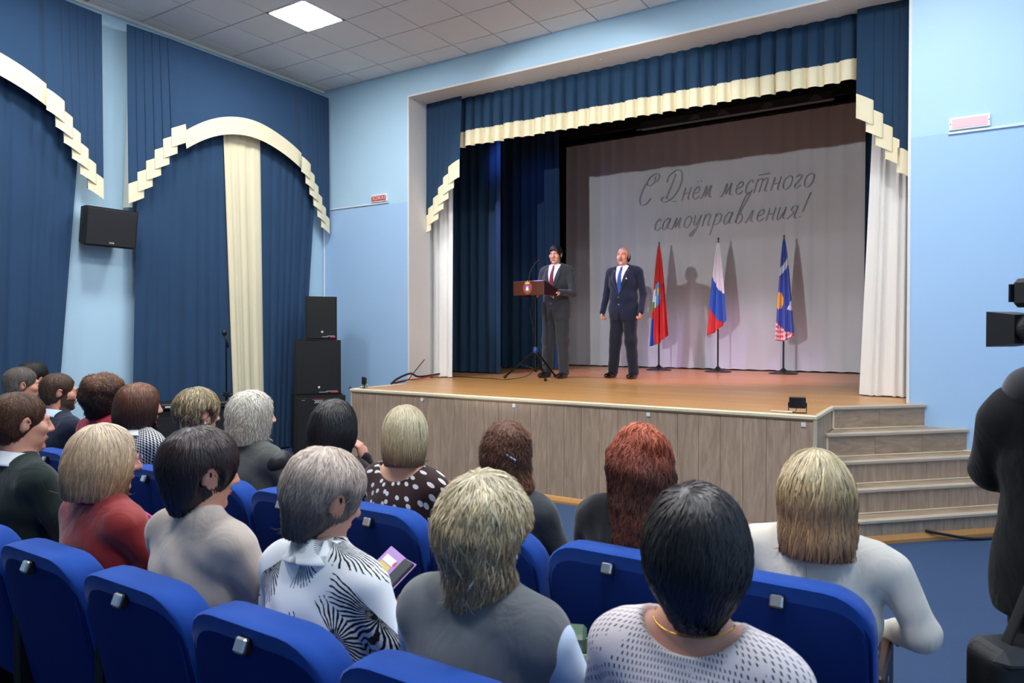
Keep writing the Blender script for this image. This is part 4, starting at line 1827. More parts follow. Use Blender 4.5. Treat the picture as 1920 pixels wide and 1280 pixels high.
def person(loc, rz, label, top=1.25, build=1.0, male=False, head=(0, 0, 0), lean=0, hairspec=None, skin='#e3b39a', cloth=None, arms=None,
           sleeves=True, neckline=None, h=.008, hs=.006, face=True, legs='sit', seed=1, group=None, hscale=1.0, wrinkle=.004, shoulder=.178, extra_cloth=(), headoff=(0, 0), beard=None):
    """seated figure facing +Y; local origin on the floor under the front face of the backrest"""
    g = np.random.default_rng(seed)
    zs = top - .315 + (.0 if not male else -.01)        # shoulder line
    Rm = frame(R(head[0]), R(head[1]), R(head[2]))
    hy = .135 + lean + headoff[1]
    hc = A((headoff[0], hy, top - .127 * hscale))
    bw = build
    sw = shoulder * bw
    yl = .13 + lean * .8
    torso = [el((0, .16, .52), (.18 * bw, .15, .12)), el((0, .14 + lean * .3, .69), (.165 * bw, .125 * bw, .17)), el((0, yl + .005, zs - .13), (.172 * bw, .118 * bw, .155)),
             rc((-sw * .78, yl - .01, zs - .035), (sw * .78, yl - .01, zs - .035), .062, .062)]
    trap = [rc((0, yl - .005, zs + .035), (s * sw * .75, yl - .01, zs - .008), .048, .036) for s in (1, -1)]
    nm = 1.14 if male else 1.0
    neck = rc(hc + Rm @ A((0, -.025, -.055)) * hscale, (headoff[0] * .5, yl + .004, zs + .01), .050 * nm, .055 * nm)
    if arms is None:
        arms = [((sw + .055, yl + .07, zs - .26), (.09, yl + .27, zs - .33), (-.25, 1, -.1), .5), ((-sw - .055, yl + .07, zs - .26), (-.09, yl + .27, zs - .33), (.25, 1, -.1), .5)]
    armsk, armcl, hands = [], [], []
    for sd, (elb, wr, hd, curl) in zip((1, -1), arms):
        sh_ = (sd * sw, yl - .005, zs - .035)
        ra = .044 * (1.12 if male else 1.0) * (.6 + .4 * bw)
        armsk += [rc(sh_, elb, ra, ra * .82), rc(elb, wr, ra * .8, .026)]
        armcl.append(union([rc(sh_, elb, ra + .012, ra * .84 + .012), rc(elb, wr, ra * .84 + .012, .038)], .02))
        palm = (-sd * .6, 0, -.8)
        hands += hand_parts(wr, hd, palm, curl, 1.0 if male else .92, side=-sd)
    if legs == 'sit':
        lg = [f for s in (-1, 1) for f in (rc((s * .09, .16, .50), (s * .11, .58, .50), .085 * bw, .06), rc((s * .11, .58, .50), (s * .12, .60, .09), .055, .04), rc((s * .12, .58, .055), (s * .13, .76, .04), .042, .034))]
    # skin
    hp = head_parts(male)
    tr_u = union(torso + trap, .045)
    arm_u = union(armsk, .03)
    hand_u = union(hands, .006)
    leg_u = union(lg, .04)

    def headf(P):
        q = (P - hc) @ Rm / hscale
        far = np.linalg.norm(q, axis=1)
        d = far - .10
        nr = far < .30
        if nr.any():
            d[nr] = hp(q[nr])
        return d * hscale

    def bodyf(P):
        d = smin(tr_u(P), arm_u(P), .03)
        d = smin(d, neck(P), .03)
        d = smin(d, hand_u(P), .012)
        return smin(d, headf(P), .025)
    xr = .36 * bw
    lo, hi = A((-xr - .02, -.06, .45)), A((xr + .02, .62, top + .03))
    V, Q = polygonize(bodyf, lo, hi, h)
    ctr = V[Q].mean(1)
    hq = (ctr - hc) @ Rm / hscale
    mi = np.zeros(len(Q), int)
    nr = np.linalg.norm(hq, axis=1) < .2
    mi[np.where(nr)[0][hp.lips(hq[nr]) < .001]] = 1
    ms = [skin_mat('skin' + skin, skin), M_lip]
    if beard:
        m3 = mat('beard' + beard, beard, .7, bmp=.6, bscale=400)
        ms.append(m3)
        bz = (hq[:, 2] < -.045) & (hq[:, 1] > .0) & (hq[:, 2] > -.13) & nr & ~((np.abs(hq[:, 2] + .0675) < .012) & (hq[:, 1] > .085))
        bz |= (hq[:, 2] < .0) & (np.abs(hq[:, 1] - .02) < .018) & nr & (np.abs(hq[:, 0]) < .075) & (hq[:, 2] > -.12)
        mi[bz] = 2
    o = qmesh('person', V, Q, ms, None, mi)
    o.location = loc
    o.rotation_euler = (0, 0, rz)
    tag(o, label, 'person', group)

    def H(p):
        return tuple((Rm @ (A(p, float) * hscale)) + hc)
    if face:
        for s in (-1, 1):
            b = B()
            b.lathe([(.0001, -.0105), (.006, -.0088), (.0105, 0), (.006, .0088), (.0001, .0105)], n=10)
            b.add([(0.0055 * math.cos(q), .0094, .0055 * math.sin(q)) for q in [i * .785 for i in range(8)]], [tuple(range(8))], 1)
            b.v = [H((p[0] + s * .031, p[1] * .8 + .0835, p[2] * .8 + .004)) for p in b.v]
            b.build('eye', [M_eyew, M_iris], o, smooth=True)
            b = B()
            b.tube([H((s * .014, .0975, .0215)), H((s * .028, .0975, .0255)), H((s * .044, .087, .021))], [.003, .004, .0015], 6)
            b.build('eyebrow', M_brow, o, smooth=True)
    if hairspec:
        k = dict(hairspec)
        hsd = hair_shape(k['kind'], **{q: k[q] for q in ('w', 'cut', 'back', 'vol', 'lump', 'extra', 'tilt', 'lscale', 'full') if q in k})
        def hsc(P):
            return hsd(P / hscale) * hscale
        make_hair(hsc, k, Rm, hc, o, hs, seed)
    # garment
    if cloth is not None:
        pts = torso + trap
        tc = union(pts, .04)
        off = .014
        fr = g.random(6) * 6.28

        def clothf(P, arms_=True, off=off):
            d = tc(P) - off
            if arms_ and sleeves:
                for a in armcl:
                    d = smin(d, a(P), .022)
            wr_ = np.sin(P[:, 2] * 38 + 9 * P[:, 0] + fr[0] + 2 * np.sin(P[:, 0] * 13 + fr[1])) * np.sin(P[:, 0] * 17 + fr[2] + P[:, 2] * 9) + .6 * np.sin(P[:, 0] * 46 + P[:, 2] * 31 + fr[3]) * np.sin(P[:, 2] * 21 + fr[4])
            d = d + wrinkle * wr_ * np.clip((zs + .02 - P[:, 2]) * 6, .15, 1)
            if neckline:
                c, r_ = neckline
                d = smax(d, -el((c[0], c[1] + yl, c[2] + zs), r_)(P), .006)
            d = smax(d, .47 - P[:, 2], .01)
            return d
        V, Q = polygonize(clothf, (-xr - .06, -.10, .44), (xr + .06, .62, zs + .14), h)
        ct = qmesh(cloth[0], V, Q, cloth[1], o)
        for nm, mm, of in extra_cloth:
            V, Q = polygonize(lambda P: clothf(P, False, of), (-xr - .06, -.10, .44), (xr + .06, .62, zs + .14), h)
            qmesh(nm, V, Q, mm, o)
    V, Q = polygonize(lambda P: union(lg[:1] + lg[1:2] + lg[3:4] + lg[4:5], .05)(P) - .012, (-.32, .02, .07), (.32, .74, .64), .016)
    qmesh('trousers' if male else 'skirt', V, Q, M_trouser, o)
    for s in (-1, 1):
        b = B()
        b.hull([(s * .125 + x, y, z) for x, y, z in ((-.045, .54, 0), (.045, .54, 0), (-.045, .80, 0), (.045, .80, 0), (-.035, .54, .1), (.035, .54, .1), (-.03, .80, .045), (.03, .80, .045), (0, .83, .02))])
        b.build('shoe', M_shoe, o, smooth=True, angle=50)
    o2 = dict(o=o, H=H, zs=zs, yl=yl, hc=hc, Rm=Rm, sw=sw, headf=headf, tr=tr_u)
    return o2


def collar(p, m, name='collar', r=.066, z=.035, h=.04, tilt=.25, thick=.006, off=(0, 0), flare=.012):
    """shirt collar: a short open band around the neck base"""
    n = 30
    rows = []
    cy = p['yl'] - .01 + off[1]
    cx = p['hc'][0] * .5 + off[0]
    zc = p['zs'] + z
    for k, (dr, dz) in enumerate(((flare * 1.6, -.008), (flare, .0), (0, h), (-.005, h))):
        row = []
        for i in range(n + 1):
            q = -math.pi / 2 + (i / n - .5) * math.pi * 1.86
            row.append((cx + (r + dr) * math.cos(q), cy + (r + dr) * 1.05 * math.sin(q), zc + dz - tilt * .06 * (1 + math.sin(q))))
        rows.append(row)
    b = B()
    b.loft(rows)
    return b.build(name, m, p['o'], smooth=True, solid=thick)


def earring(p, m, s=1):
    b = B()
    c = p['H']((s * .082, -.004, -.05))
    b.lathe([(.0005, -.008), (.006, -.004), (.007, 0), (.006, .005), (.0005, .008)], c, 10)
    b.build('earring', m, p['o'], smooth=True)
# ------------------------------------------------------------------ the audience
GF, GN = 'audience in the front row', 'audience in the nearer row'
PF, PN = YF + .10, YN + .10
M_pearl = mat('pearl', '#f2f2f2', .15, metal=.3)
M_gold = mat('gold', '#d9a441', .25, metal=1)
M_shirtblue = fabric('pale_blue_shirt', '#cfe0f5', .04, .75, .1)
M_shirtwhite = fabric('white_shirt', '#f1f2f4', .03, .75, .1)


def hs_bob(cols, **k):
    d = dict(kind='bob', cols=cols, n=1100, len=.13, w=.103, back=.118, cut=-.125, wd=.0045)
    d.update(k)
    return d


def hs_short(cols, **k):
    d = dict(kind='short', cols=cols, n=1100, len=.085, cut=-.105, wd=.0042, vol=.006)
    d.update(k)
    return d


def hs_man(cols, **k):
    d = dict(kind='man', cols=cols, n=900, len=.045, cut=-.09, wd=.003, matte=True, lift=.003, under=.7)
    d.update(k)
    return d


# --- nearer row
p = person((-3.36, PN, 0), 0, 'man in a dark green jacket at the left edge of the nearer row', 1.345, 1.08, True, (-6, 4, 0),
           hairspec=hs_man(['#5b3a24', '#4a2f1f'], vol=.004), skin='#dfa78c', cloth=('jacket', fabric('bottle_green_jacket', '#1d2a26', .1, fold=.55)), seed=3, group=GN, h=.008, hs=.006)
collar(p, M_shirtwhite, r=.07, z=.045, h=.045)

p = person((-2.70, PN, 0), 0, 'woman with a blonde bob, red blouse and pink scarf', 1.255, 1.05, head=(-17, 6, 0),
           hairspec=hs_bob(['#dcc3a4', '#caab88', '#b8946f', '#a68262'], n=1500, var=.16, w=.112, back=.125, cut=-.135, under=.75, wd=.005, flick=-.004),
           skin='#e2ab92', cloth=('blouse', fabric('brick_red_blouse', '#97211f', .08, .6, .3, .4, fold=.55)), seed=5, group=GN, neckline=((0, .05, .10), (.075, .09, .075)))
b = B()
rows = []
for i in range(22):
    q = i / 21
    c = A((.035 + .10 * q, p['yl'] - .07 + .24 * q, p['zs'] + .062 - .03 * q - .16 * q * q))
    rows.append([tuple(c + A((-.03 + .06 * j / 4, -.03 + .05 * j / 4, .010 * math.sin(j * 1.3)))) for j in range(5)])
b.loft(rows)
b.build('pink_scarf', fabric('pink_scarf', '#d8508f', .1), p['o'], smooth=True, solid=.01)
collar(p, fabric('magenta_collar', '#8f1d4a', .1), 'scarf_collar', r=.062, z=.045, h=.05)
M_lens = mat('spectacle_frame', '#b9a2b8', .2, metal=.7)
b = B()
for s in (-1, 1):
    b.tube([p['H']((s * .033 + .024 * math.cos(a), .112, .002 + .018 * math.sin(a))) for a in [i * .4488 for i in range(15)]], .0014, 5)
    b.tube([p['H']((s * .057, .112, .008)), p['H']((s * .082, .0, .012))], .0014, 5)
b.tube([p['H']((-.01, .113, .004)), p['H']((.01, .113, .004))], .0014, 5)
b.build('spectacles', M_lens, p['o'], smooth=True)

p = person((-2.11, PN, 0), 0, 'woman with short dark brown hair in a beige sweater', 1.27, 1.08, head=(-15, 8, 0),
           hairspec=hs_short(['#33201d', '#221616', '#1a1213'], n=1500, cut=-.135, vol=.016, wd=.006, len=.11, var=.12, under=.8, sweep=(.0, .25, 0)),
           skin='#e0a98f', cloth=('sweater', fabric('beige_sweater', '#bfb0a4', .06, .95, .4, .1, fold=.55)), seed=7, group=GN, wrinkle=.007, shoulder=.19)

p = person((-1.555, PN, 0), 0, 'woman with ash grey hair and white floral blouse reading her phone', 1.25, 1.05, head=(-14, 18, 0), lean=.02,
           hairspec=hs_short(['#cdb6a4', '#baa596', '#95867c', '#635853', '#4c4340'], n=1700, vol=.012, cut=-.12, len=.095, wd=.0045, var=.2, under=.7, mess=.22, lump=.003),
           skin='#deaa90', cloth=('blouse', woven('floral_blouse', 'fan', '#fbfbfb', '#101216', .95, (.0, .03))), seed=9, group=GN, wrinkle=.005,
           arms=[((.26, .16, .70), (.085, .385, .715), (-.45, .9, .25), .55), ((-.25, .18, .68), (-.135, .40, .715), (.5, .9, .35), .5)])
collar(p, woven('floral_collar', 'fan', '#f6f6f6', '#101216', 2.2), 'blouse_collar', r=.072, z=.04, h=.05, flare=.02)
floral = p

p = person((-.985, PN, 0), 0, 'woman with layered ash blonde hair in a grey vest', 1.238, 1.04, head=(14, 4, 0),
           hairspec=hs_short(['#dcc9a2', '#c9b187', '#a68c66', '#8c7153', '#ab8a5e'], n=2200, vol=.02, cut=-.155, len=.105, wd=.0042, var=.25, under=.55, lump=.006, lscale=32, mess=.18, wave=.009, freq=1.1, lift=.004, flick=.006, tilt=.1, streak='#e3d3b0', sp=.13, extra=[el((0, -.035, -.095), (.088, .078, .075))]),
           skin='#e0ab92', cloth=('shirt', M_shirtblue), seed=11, group=GN, extra_cloth=(('vest', fabric('grey_vest', '#6f7174', .06, .8, .2, .2, fold=.55), .027),), shoulder=.19,
           neckline=None)
earring(p, M_pearl)

p = person((-.458, PN, 0), 0, 'woman with short black hair in a pale dotted tweed blouse', 1.278, 1.0, head=(20, 8, 0),
           hairspec=dict(kind='pixie', cols=['#2a1c1a', '#151113', '#110f12', '#0f0d10'], n=1900, cut=-.135, var=.18, under=.9, wd=.005, len=.10, crown=(-.02, -.07, .11), swirl=.5, vol=.010),
           skin='#e0a88e', cloth=('blouse', woven('dotted_tweed', 'dash', '#e9dcdc', '#3a3a42')), seed=13, group=GN, wrinkle=.003, neckline=((0, -.03, .10), (.115, .13, .10)))
b = B()
b.tube([(.082 * math.cos(a), p['yl'] - .005 + .075 * math.sin(a), p['zs'] + .058 + .012 * math.sin(a)) for a in [R(180 + i * 9) for i in range(21)]], .0018, 5)
b.build('gold_chain', M_gold, p['o'], smooth=True)

# --- front row
p = person((-6.12, PF + .25, 0), 0, 'dark haired person at the far left, mostly hidden behind the grey haired man', 1.36, 1.05, True, (10, 0, 0),
           hairspec=hs_man(['#1f1917', '#171314'], vol=.012), skin='#d9a184', cloth=('jacket', fabric('black_jacket', '#14151a', .1, fold=.55)), seed=15, group=GF, h=.010, hs=.008)

p = person((-5.73, PF, 0), 0, 'grey haired man in a dark suit with pale blue collar', 1.345, 1.1, True, (-16, 2, 0),
           hairspec=hs_man(['#5d5248', '#6d645c', '#8b847d'], vol=.004), skin='#d99c7c', cloth=('jacket', fabric('dark_navy_suit', '#1a2030', .1, fold=.55)), seed=17, group=GF, h=.008, hs=.006)
collar(p, M_shirtblue, r=.072, z=.05, h=.045)

p = person((-5.20, PF, 0), 0, 'bearded man with cropped brown hair in a navy suit', 1.318, 1.14, True, (-20, 4, 0),
           hairspec=hs_man(['#5a4130', '#4d382b', '#5e4939'], vol=.003), skin='#dba084', cloth=('jacket', fabric('navy_suit', '#1b2438', .1, fold=.55)), seed=19, group=GF, beard='#4a3324', h=.008, hs=.006)
collar(p, M_shirtblue, r=.07, z=.05, h=.04)

p = person((-4.64, PF, 0), 0, 'woman with piled curly brown hair in a crimson jacket', 1.315, 1.08, head=(18, 2, 0),
           hairspec=hs_short(['#7a4f33', '#4c2f22', '#2e1f19', '#2a1c18'], n=2200, vol=.010, cut=-.12, len=.08, wd=.0042, wave=.020, freq=2.4, lift=.022, mess=.6, lump=.006, var=.4, under=.5),
           skin='#dea68b', cloth=('jacket', fabric('crimson_jacket', '#a32339', .06, fold=.55)), seed=21, group=GF, h=.010, hs=.008)

p = person((-4.23, PF, 0), 0, 'woman with a chestnut brown bob in black and white houndstooth', 1.278, 1.0, head=(-22, 4, 0),
           hairspec=hs_bob(['#7d4a2b', '#5c3520', '#3c2217', '#301c15'], n=1300, w=.112, back=.13, cut=-.12, var=.16, under=.75, vol=.01, wd=.005),
           skin='#e2ae95', cloth=('jacket', woven('houndstooth', 'check', '#e6e6e6', '#1d1f24', 1.0)), seed=23, group=GF, h=.009, hs=.007)
collar(p, M_shirtwhite, 'white_collar', r=.075, z=.04, h=.03, flare=.03)

p = person((-3.645, PF, 0), 0, 'woman with short streaked blonde hair in a royal blue dress', 1.268, 1.02, head=(-6, 5, 0),
           hairspec=hs_short(['#8d7a55', '#75644a', '#5b4c3b', '#4d4136'], n=1400, vol=.016, cut=-.13, len=.085, wd=.0045, var=.25, streak='#cdb98c', sp=.2, mess=.25, lift=.005, under=.6),
           skin='#e3ad94', cloth=('dress', fabric('royal_blue_dress', '#1d2f8f', .08, fold=.55)), seed=25, group=GF, neckline=((0, .0, .085), (.13, .14, .11)), h=.009, hs=.007)
earring(p, M_pearl)

p = person((-3.175, PF, 0), 0, 'woman with platinum blonde hair in a grey jacket with black shoulders', 1.285, 1.05, head=(-16, 2, 0),
           hairspec=hs_bob(['#dcd2c0', '#d5cab8', '#c2b5a2', '#d0c5b2'], n=1600, w=.098, back=.112, cut=-.135, var=.18, under=.7, flick=.014, wave=.006, mess=.3, len=.1, vol=.004),
           skin='#e6b79d', cloth=('jacket', fabric('olive_grey_jacket', '#5a5b57', .08, .7, fold=.55)), seed=27, group=GF, neckline=((0, .02, .10), (.1, .1, .07)), h=.009, hs=.007)
b = B()
V, Q = polygonize(el((p['sw'] + .005, p['yl'] + .01, p['zs'] - .04), (.064, .078, .066)), (.05, -.1, .6), (.42, .4, 1.2), .012)
qmesh('puff_shoulder', V, Q, fabric('black_satin', '#2c2c2a', .15, .35, .0, .5), p['o'])

p = person((-2.56, PF, 0), 0, 'woman with shoulder length black hair in a black jacket with white piping', 1.272, 1.08, head=(2, 8, 0),
           hairspec=hs_bob(['#2d2423', '#191618', '#131214', '#151315'], n=1400, w=.108, back=.125, cut=-.17, var=.2, under=.9, wd=.005, wave=.005,
                           extra=[el((-.03, -.11, -.15), (.055, .04, .035))]),
           skin='#dfa58e', cloth=('jacket', fabric('black_wool', '#121216', .1, fold=.55)), seed=29, group=GF, h=.009, hs=.007,
           arms=[((.14, .30, .70), (.045, .285, .965), (-.15, -.3, 1), .9), ((-.25, .2, .68), (-.08, .4, .62), (.3, 1, 0), .5)])
b = B()
b.tube(catmull([(.065, p['yl'] + .055, p['zs'] + .045), (.12, p['yl'] + .06, p['zs'] + .02), (.16, p['yl'] + .05, p['zs'] + .012), (.21, p['yl'] + .035, p['zs'] - .02)], 6), .006, 6)
b.build('white_piping', M_shirtwhite, p['o'], smooth=True)

p = person((-2.115, PF, 0), 0, 'woman with a smooth blonde bob in a brown polka dot dress', 1.269, 1.06, head=(26, 4, 0),
           hairspec=hs_bob(['#c0aa84', '#d9c9a2', '#c9b68e', '#a38c68', '#7a6047'], n=1700, w=.100, back=.115, cut=-.125, var=.16, under=.7, wd=.0045, crown=(-.02, -.02, .13)),
           skin='#eebfa2', cloth=('dress', woven('polka_dots', 'dots', '#3d2724', '#f0ece8')), seed=31, group=GF, neckline=((0, -.05, .085), (.125, .13, .10)), h=.008, hs=.006, wrinkle=.003)

p = person((-1.575, PF, 0), 0, 'woman with pinned curled brown hair in a dark grey jacket', 1.229, 1.02, head=(24, 4, 0),
           hairspec=hs_bob(['#7a4f38', '#663f2c', '#4a2c20', '#75462e', '#553222'], n=1900, w=.094, back=.108, cut=-.20, var=.32, under=.6, wave=.014, freq=1.7, lift=.008, flick=.012, lump=.005, mess=.3, len=.1, lscale=38, matte=True,
                           extra=[el((0, -.055, -.135), (.112, .08, .08))]),
           skin='#e2ac92', cloth=('jacket', fabric('charcoal_jacket', '#45474a', .08, .75, fold=.55)), seed=33, group=GF, h=.008, hs=.006)
for pts in ([(-.098, -.035, -.0), (-.104, -.045, -.04)], [(.02, -.132, .01), (.055, -.122, -.012)]):
    b = B()
    b.tube([p['H'](q) for q in pts], .005, 6)
    b.build('hair_clip', mat('silver_clip', '#e8e8ee', .2, metal=.8), p['o'])

p = person((-.995, PF, 0), 0, 'woman with long wavy red hair in a black jacket', 1.257, 1.1, head=(24, 4, 0),
           hairspec=dict(kind='long', cols=['#c4603e', '#8a3d27', '#4f2a20', '#48271e', '#6b3a25', '#5f3321'], n=2400, w=.116, back=.125, cut=-.31, var=.28, under=.6, wave=.014, freq=1.6, lift=.010, lump=.009, len=.14, wd=.0055, lscale=36, matte=True, crown=(.02, -.02, .13)),
           skin='#e2aa90', cloth=('jacket', fabric('black_boucle', '#1c1c1e', .2, fold=.55)), seed=35, group=GF, h=.008, hs=.006)

p = person((-.398, PF, 0), 0, 'woman with straight blonde hair in a cream jacket', 1.226, 1.12, head=(26, 2, 0),
           hairspec=hs_bob(['#ceb88c', '#dcc79b', '#b89a70', '#8f6f52', '#a07c58', '#7a573f'], n=2200, w=.112, back=.122, cut=-.185, var=.24, under=.6, wd=.005, len=.17, crown=(.0, -.03, .13), tilt=.1, full=1.0, streak='#75593f', sp=.14),
           skin='#e6b196', cloth=('jacket', fabric('cream_jacket', '#e6ddcf', .03, .85, .3, .2, fold=.55)), seed=37, group=GF, h=.008, hs=.006, wrinkle=.004, shoulder=.2,
           arms=[((.305, .13, .70), (.20, .36, .60), (-.3, 1, -.2), .5), ((-.27, .18, .68), (-.1, .4, .6), (.3, 1, 0), .5)])
b = B()
b.tube(catmull([(.0, p['yl'] - .128, p['zs'] - .02), (.002, p['yl'] - .137, p['zs'] - .1), (0, p['yl'] - .14, p['zs'] - .2)], 5), .0018, 5)
b.build('back_seam', mat('seam', '#b9b0a2', .8), p['o'])

# --- things held
ph = empty('smartphone', (-1.585, 1.745, .80))
ph.rotation_euler = (R(38), R(-4), R(-28))
tag(ph, 'smartphone in an open lilac wallet case held by the floral blouse woman', 'smartphone')
b = B()
b.box(.002, .082, -.078, .078, -.004, .004, .003)
b.build('phone_body', M_bp, ph)
b = B()
b.box(.006, .078, -.073, .073, .004, .0048)
b.build('screen', mat('phone_glass', '#4a4a4c', .12), ph)
M_lilac = mat('lilac_leather', '#b48ac8', .55, var=.05)
b = B()
b.box(.0, .085, -.082, .082, -.008, -.004, .002)
b.build('case_back', M_lilac, ph)
Mf = Matrix.Rotation(R(28), 4, 'Y')
b = B()
b.box(-.085, .0, -.082, .082, -.008, -.002, .002, M=Mf)
fl = b.build('case_flap', M_lilac, ph)
for x0, x1, y0, y1, c in ((-.07, -.018, .03, .055, '#f1eef0'), (-.07, -.018, .005, .026, '#d9c25a'), (-.07, -.018, -.035, .0, '#f0d3e2'), (-.022, -.012, .035, .05, '#d1304a')):
    b = B()
    b.box(x0, x1, y0, y1, -.002, -.0008, M=Mf)
    b.build('card', mat('card' + c, c, .5), fl)
bg = empty('gift_bag', (-.91, 1.73, 0))
bg.rotation_euler = (0, 0, R(25))
tag(bg, 'pale green paper bag standing between the seats beside the grey vest woman', 'bag')
M_bag = mat('green_paper', '#9db497', .7, var=.06)
b = B()
for s in (-1, 1):
    b.hull([(s * .055, -.05, .40), (s * .05, -.05, .40), (s * .055, .05, .40), (s * .05, .05, .40), (s * .06, -.05, .74), (s * .055, -.05, .74), (s * .06, .05, .74), (s * .055, .05, .74)])
    b.hull([(-.055, s * .05, .40), (.055, s * .05, .40), (-.055, s * .045, .40), (.055, s * .045, .40), (-.06, s * .055, .74), (.06, s * .055, .74), (-.06, s * .05, .74), (.06, s * .05, .74)])
b.box(-.055, .055, -.05, .05, .395, .405)
b.build('bag_body', M_bag, bg)
b = B()
V = [(-.05, .03, .72), (.0, .035, .80), (-.045, .03, .82), (-.03, -.02, .73)]
b.tube(catmull([(-.045, .0, .70), (-.06, -.01, .78), (-.05, -.02, .82)], 4), [.014] * 8 + [.004], 6, flat=.3)
b.build('tissue_paper', mat('tissue_green', '#b9d3ae', .8), bg)
b = B()
b.box(-.03, .05, -.045, .045, .72, .785, .01)
b.build('dark_wrap', mat('dark_green_wrap', '#4d6350', .3), bg)
# ------------------------------------------------------------------ standing people


def standing(loc, rz, label, height, hairspec, cols, arms, skin='#dfa68a', head=(0, 0, 0), feet=(.13, .13), tie=None, suit=True, h=.008, seed=50, build=1.0, curl=1.0, group=None, hood=False, palms=None):
    s = height / 1.8
    HS = 1.06
    Rm = frame(R(head[0]), R(head[1]), R(head[2]))
    hc = A((0, .02, 1.662)) * s
    sw = .195 * s * build
    zs = 1.47 * s
    torso = [el((0, -.005, 1.31 * s), (.178 * build * s, .122 * build * s, .19 * s)), el((0, .005, 1.10 * s), (.165 * build * s, .118 * build * s, .2 * s)), el((0, -.005, .94 * s), (.178 * build * s, .125 * s, .15 * s)),
             rc((-sw * .8, -.015, zs - .035), (sw * .8, -.015, zs - .035), .064 * s, .064 * s)]
    trap = [rc((0, -.012, zs + .04), (q * sw * .75, -.015, zs - .002), .05, .036) for q in (1, -1)]
    neck = rc(hc + Rm @ A((0, -.025, -.055)), (0, -.01, zs + .01), .056, .06)
    armsk, armcl, hands, cuffs = [], [], [], []
    for i, (sd, (elb, wr, hd)) in enumerate(zip((1, -1), arms)):
        elb, wr = A(elb) * s, A(wr) * s
        sh_ = (sd * sw, -.015, zs - .04)
        armsk += [rc(sh_, elb, .05, .04), rc(elb, wr, .038, .027)]
        th = 0 if suit else .016
        armcl.append(union([rc(sh_, elb, .060 + th, .050 + th), rc(elb, wr, .049 + th, .040)], .02))
        palm = (-sd, .0, -.1) if palms is None else palms[i]
        hands += hand_parts(wr, hd, palm, curl, 1.02, side=-sd)
    lg = []
    for i, sd in enumerate((1, -1)):
        fx = sd * feet[i]
        lg += [rc((sd * .085 * s, 0, .90 * s), (sd * .10 * s + fx * .1, .012, .50 * s), .098 * s, .075 * s), rc((sd * .10 * s + fx * .1, .012, .50 * s), (fx, -.015, .06), .075 * s, .062)]
    hp = head_parts(True)
    tr_u, arm_u, hand_u, leg_u = union(torso + trap, .04), union(armsk, .03), union(hands, .006), union(lg, .03)

    def headf(P):
        q = (P - hc) @ Rm / HS
        far = np.linalg.norm(q, axis=1)
        d = far - .10
        nr = far < .30
        if nr.any():
            d[nr] = hp(q[nr])
        return d * HS

    def bodyf(P):
        d = smin(smin(tr_u(P), arm_u(P), .03), leg_u(P) + .012, .04)
        d = smin(smin(d, neck(P), .03), hand_u(P), .012)
        return smin(d, headf(P), .02)
    V, Q = polygonize(bodyf, (-.42, -.28, .0), (.42, .62, height + .03), h)
    ctr = V[Q].mean(1)
    hq = (ctr - hc) @ Rm / HS
    nr = np.linalg.norm(hq, axis=1) < .2
    mi = np.zeros(len(Q), int)
    mi[np.where(nr)[0][hp.lips(hq[nr]) < .001]] = 1
    o = qmesh('person', V, Q, [skin_mat('skin' + skin, skin), M_lip], None, mi)
    o.location = loc
    o.rotation_euler = (0, 0, rz)
    tag(o, label, 'person', group)

    def H(p):
        return tuple((Rm @ (A(p, float) * HS)) + hc)
    for q in (-1, 1):
        b = B()
        b.lathe([(.0001, -.0105), (.006, -.0088), (.0105, 0), (.006, .0088), (.0001, .0105)], n=10)
        b.add([(0.0055 * math.cos(a), .0094, .0055 * math.sin(a)) for a in [i * .785 for i in range(8)]], [tuple(range(8))], 1)
        b.v = [H((p[0] + q * .031, p[1] * .8 + .0835, p[2] * .8 + .004)) for p in b.v]
        b.build('eye', [M_eyew, M_iris], o, smooth=True)
        b = B()
        b.tube([H((q * .014, .0985, .0215)), H((q * .028, .0985, .0255)), H((q * .044, .088, .021))], [.003, .004, .0015], 6)
        b.build('eyebrow', M_brow, o, smooth=True)
    if hairspec:
        k = dict(hairspec)
        hsd = hair_shape(k['kind'], **{q: k[q] for q in ('w', 'cut', 'back', 'vol', 'lump', 'extra', 'tilt', 'lscale') if q in k})
        make_hair(lambda P: hsd(P / HS) * HS, k, Rm, hc, o, .006, seed)
    g = np.random.default_rng(seed)
    fr = g.random(5) * 6.28
    tc = union(torso + trap, .035)
    hem = .79 * s

    def jacket(P):
        d = tc(P) - (.018 if suit else .042)
        d = smin(d, rc((0, -.005, .95 * s), (0, -.005, .84 * s), .14 * s, .15 * s)(P * A((.78, 1.12, 1))) - (.01 if suit else .04), .05)
        if suit:
            d = smin(d, rc((-sw * .98, -.015, zs - .012), (sw * .98, -.015, zs - .012), .05, .05)(P), .03)
        for a in armcl:
            d = smin(d, a(P), .016)
        d = d + .0025 * np.sin(P[:, 2] * 34 + 8 * P[:, 0] + fr[0]) * np.sin(P[:, 0] * 23 + fr[1] + P[:, 2] * 7)
        if suit:
            wz = np.maximum(np.abs(P[:, 0]) - (P[:, 2] - 1.13 * s) * .235, -(P[:, 1] - .02))
            d = smax(d, -wz, .004)
            # rounded front edges below the button
            w2 = np.maximum(np.abs(P[:, 0]) - (.93 * s - P[:, 2]) * .30, -(P[:, 1] - .02))
            d = smax(d, -w2, .004)
        return smax(d, hem - P[:, 2], .008)
    V, Q = polygonize(jacket, (-.46, -.30, hem - .05), (.46, .62, zs + .16), h)
    jk = qmesh('jacket' if suit else 'hoodie', V, Q, cols[0], o)
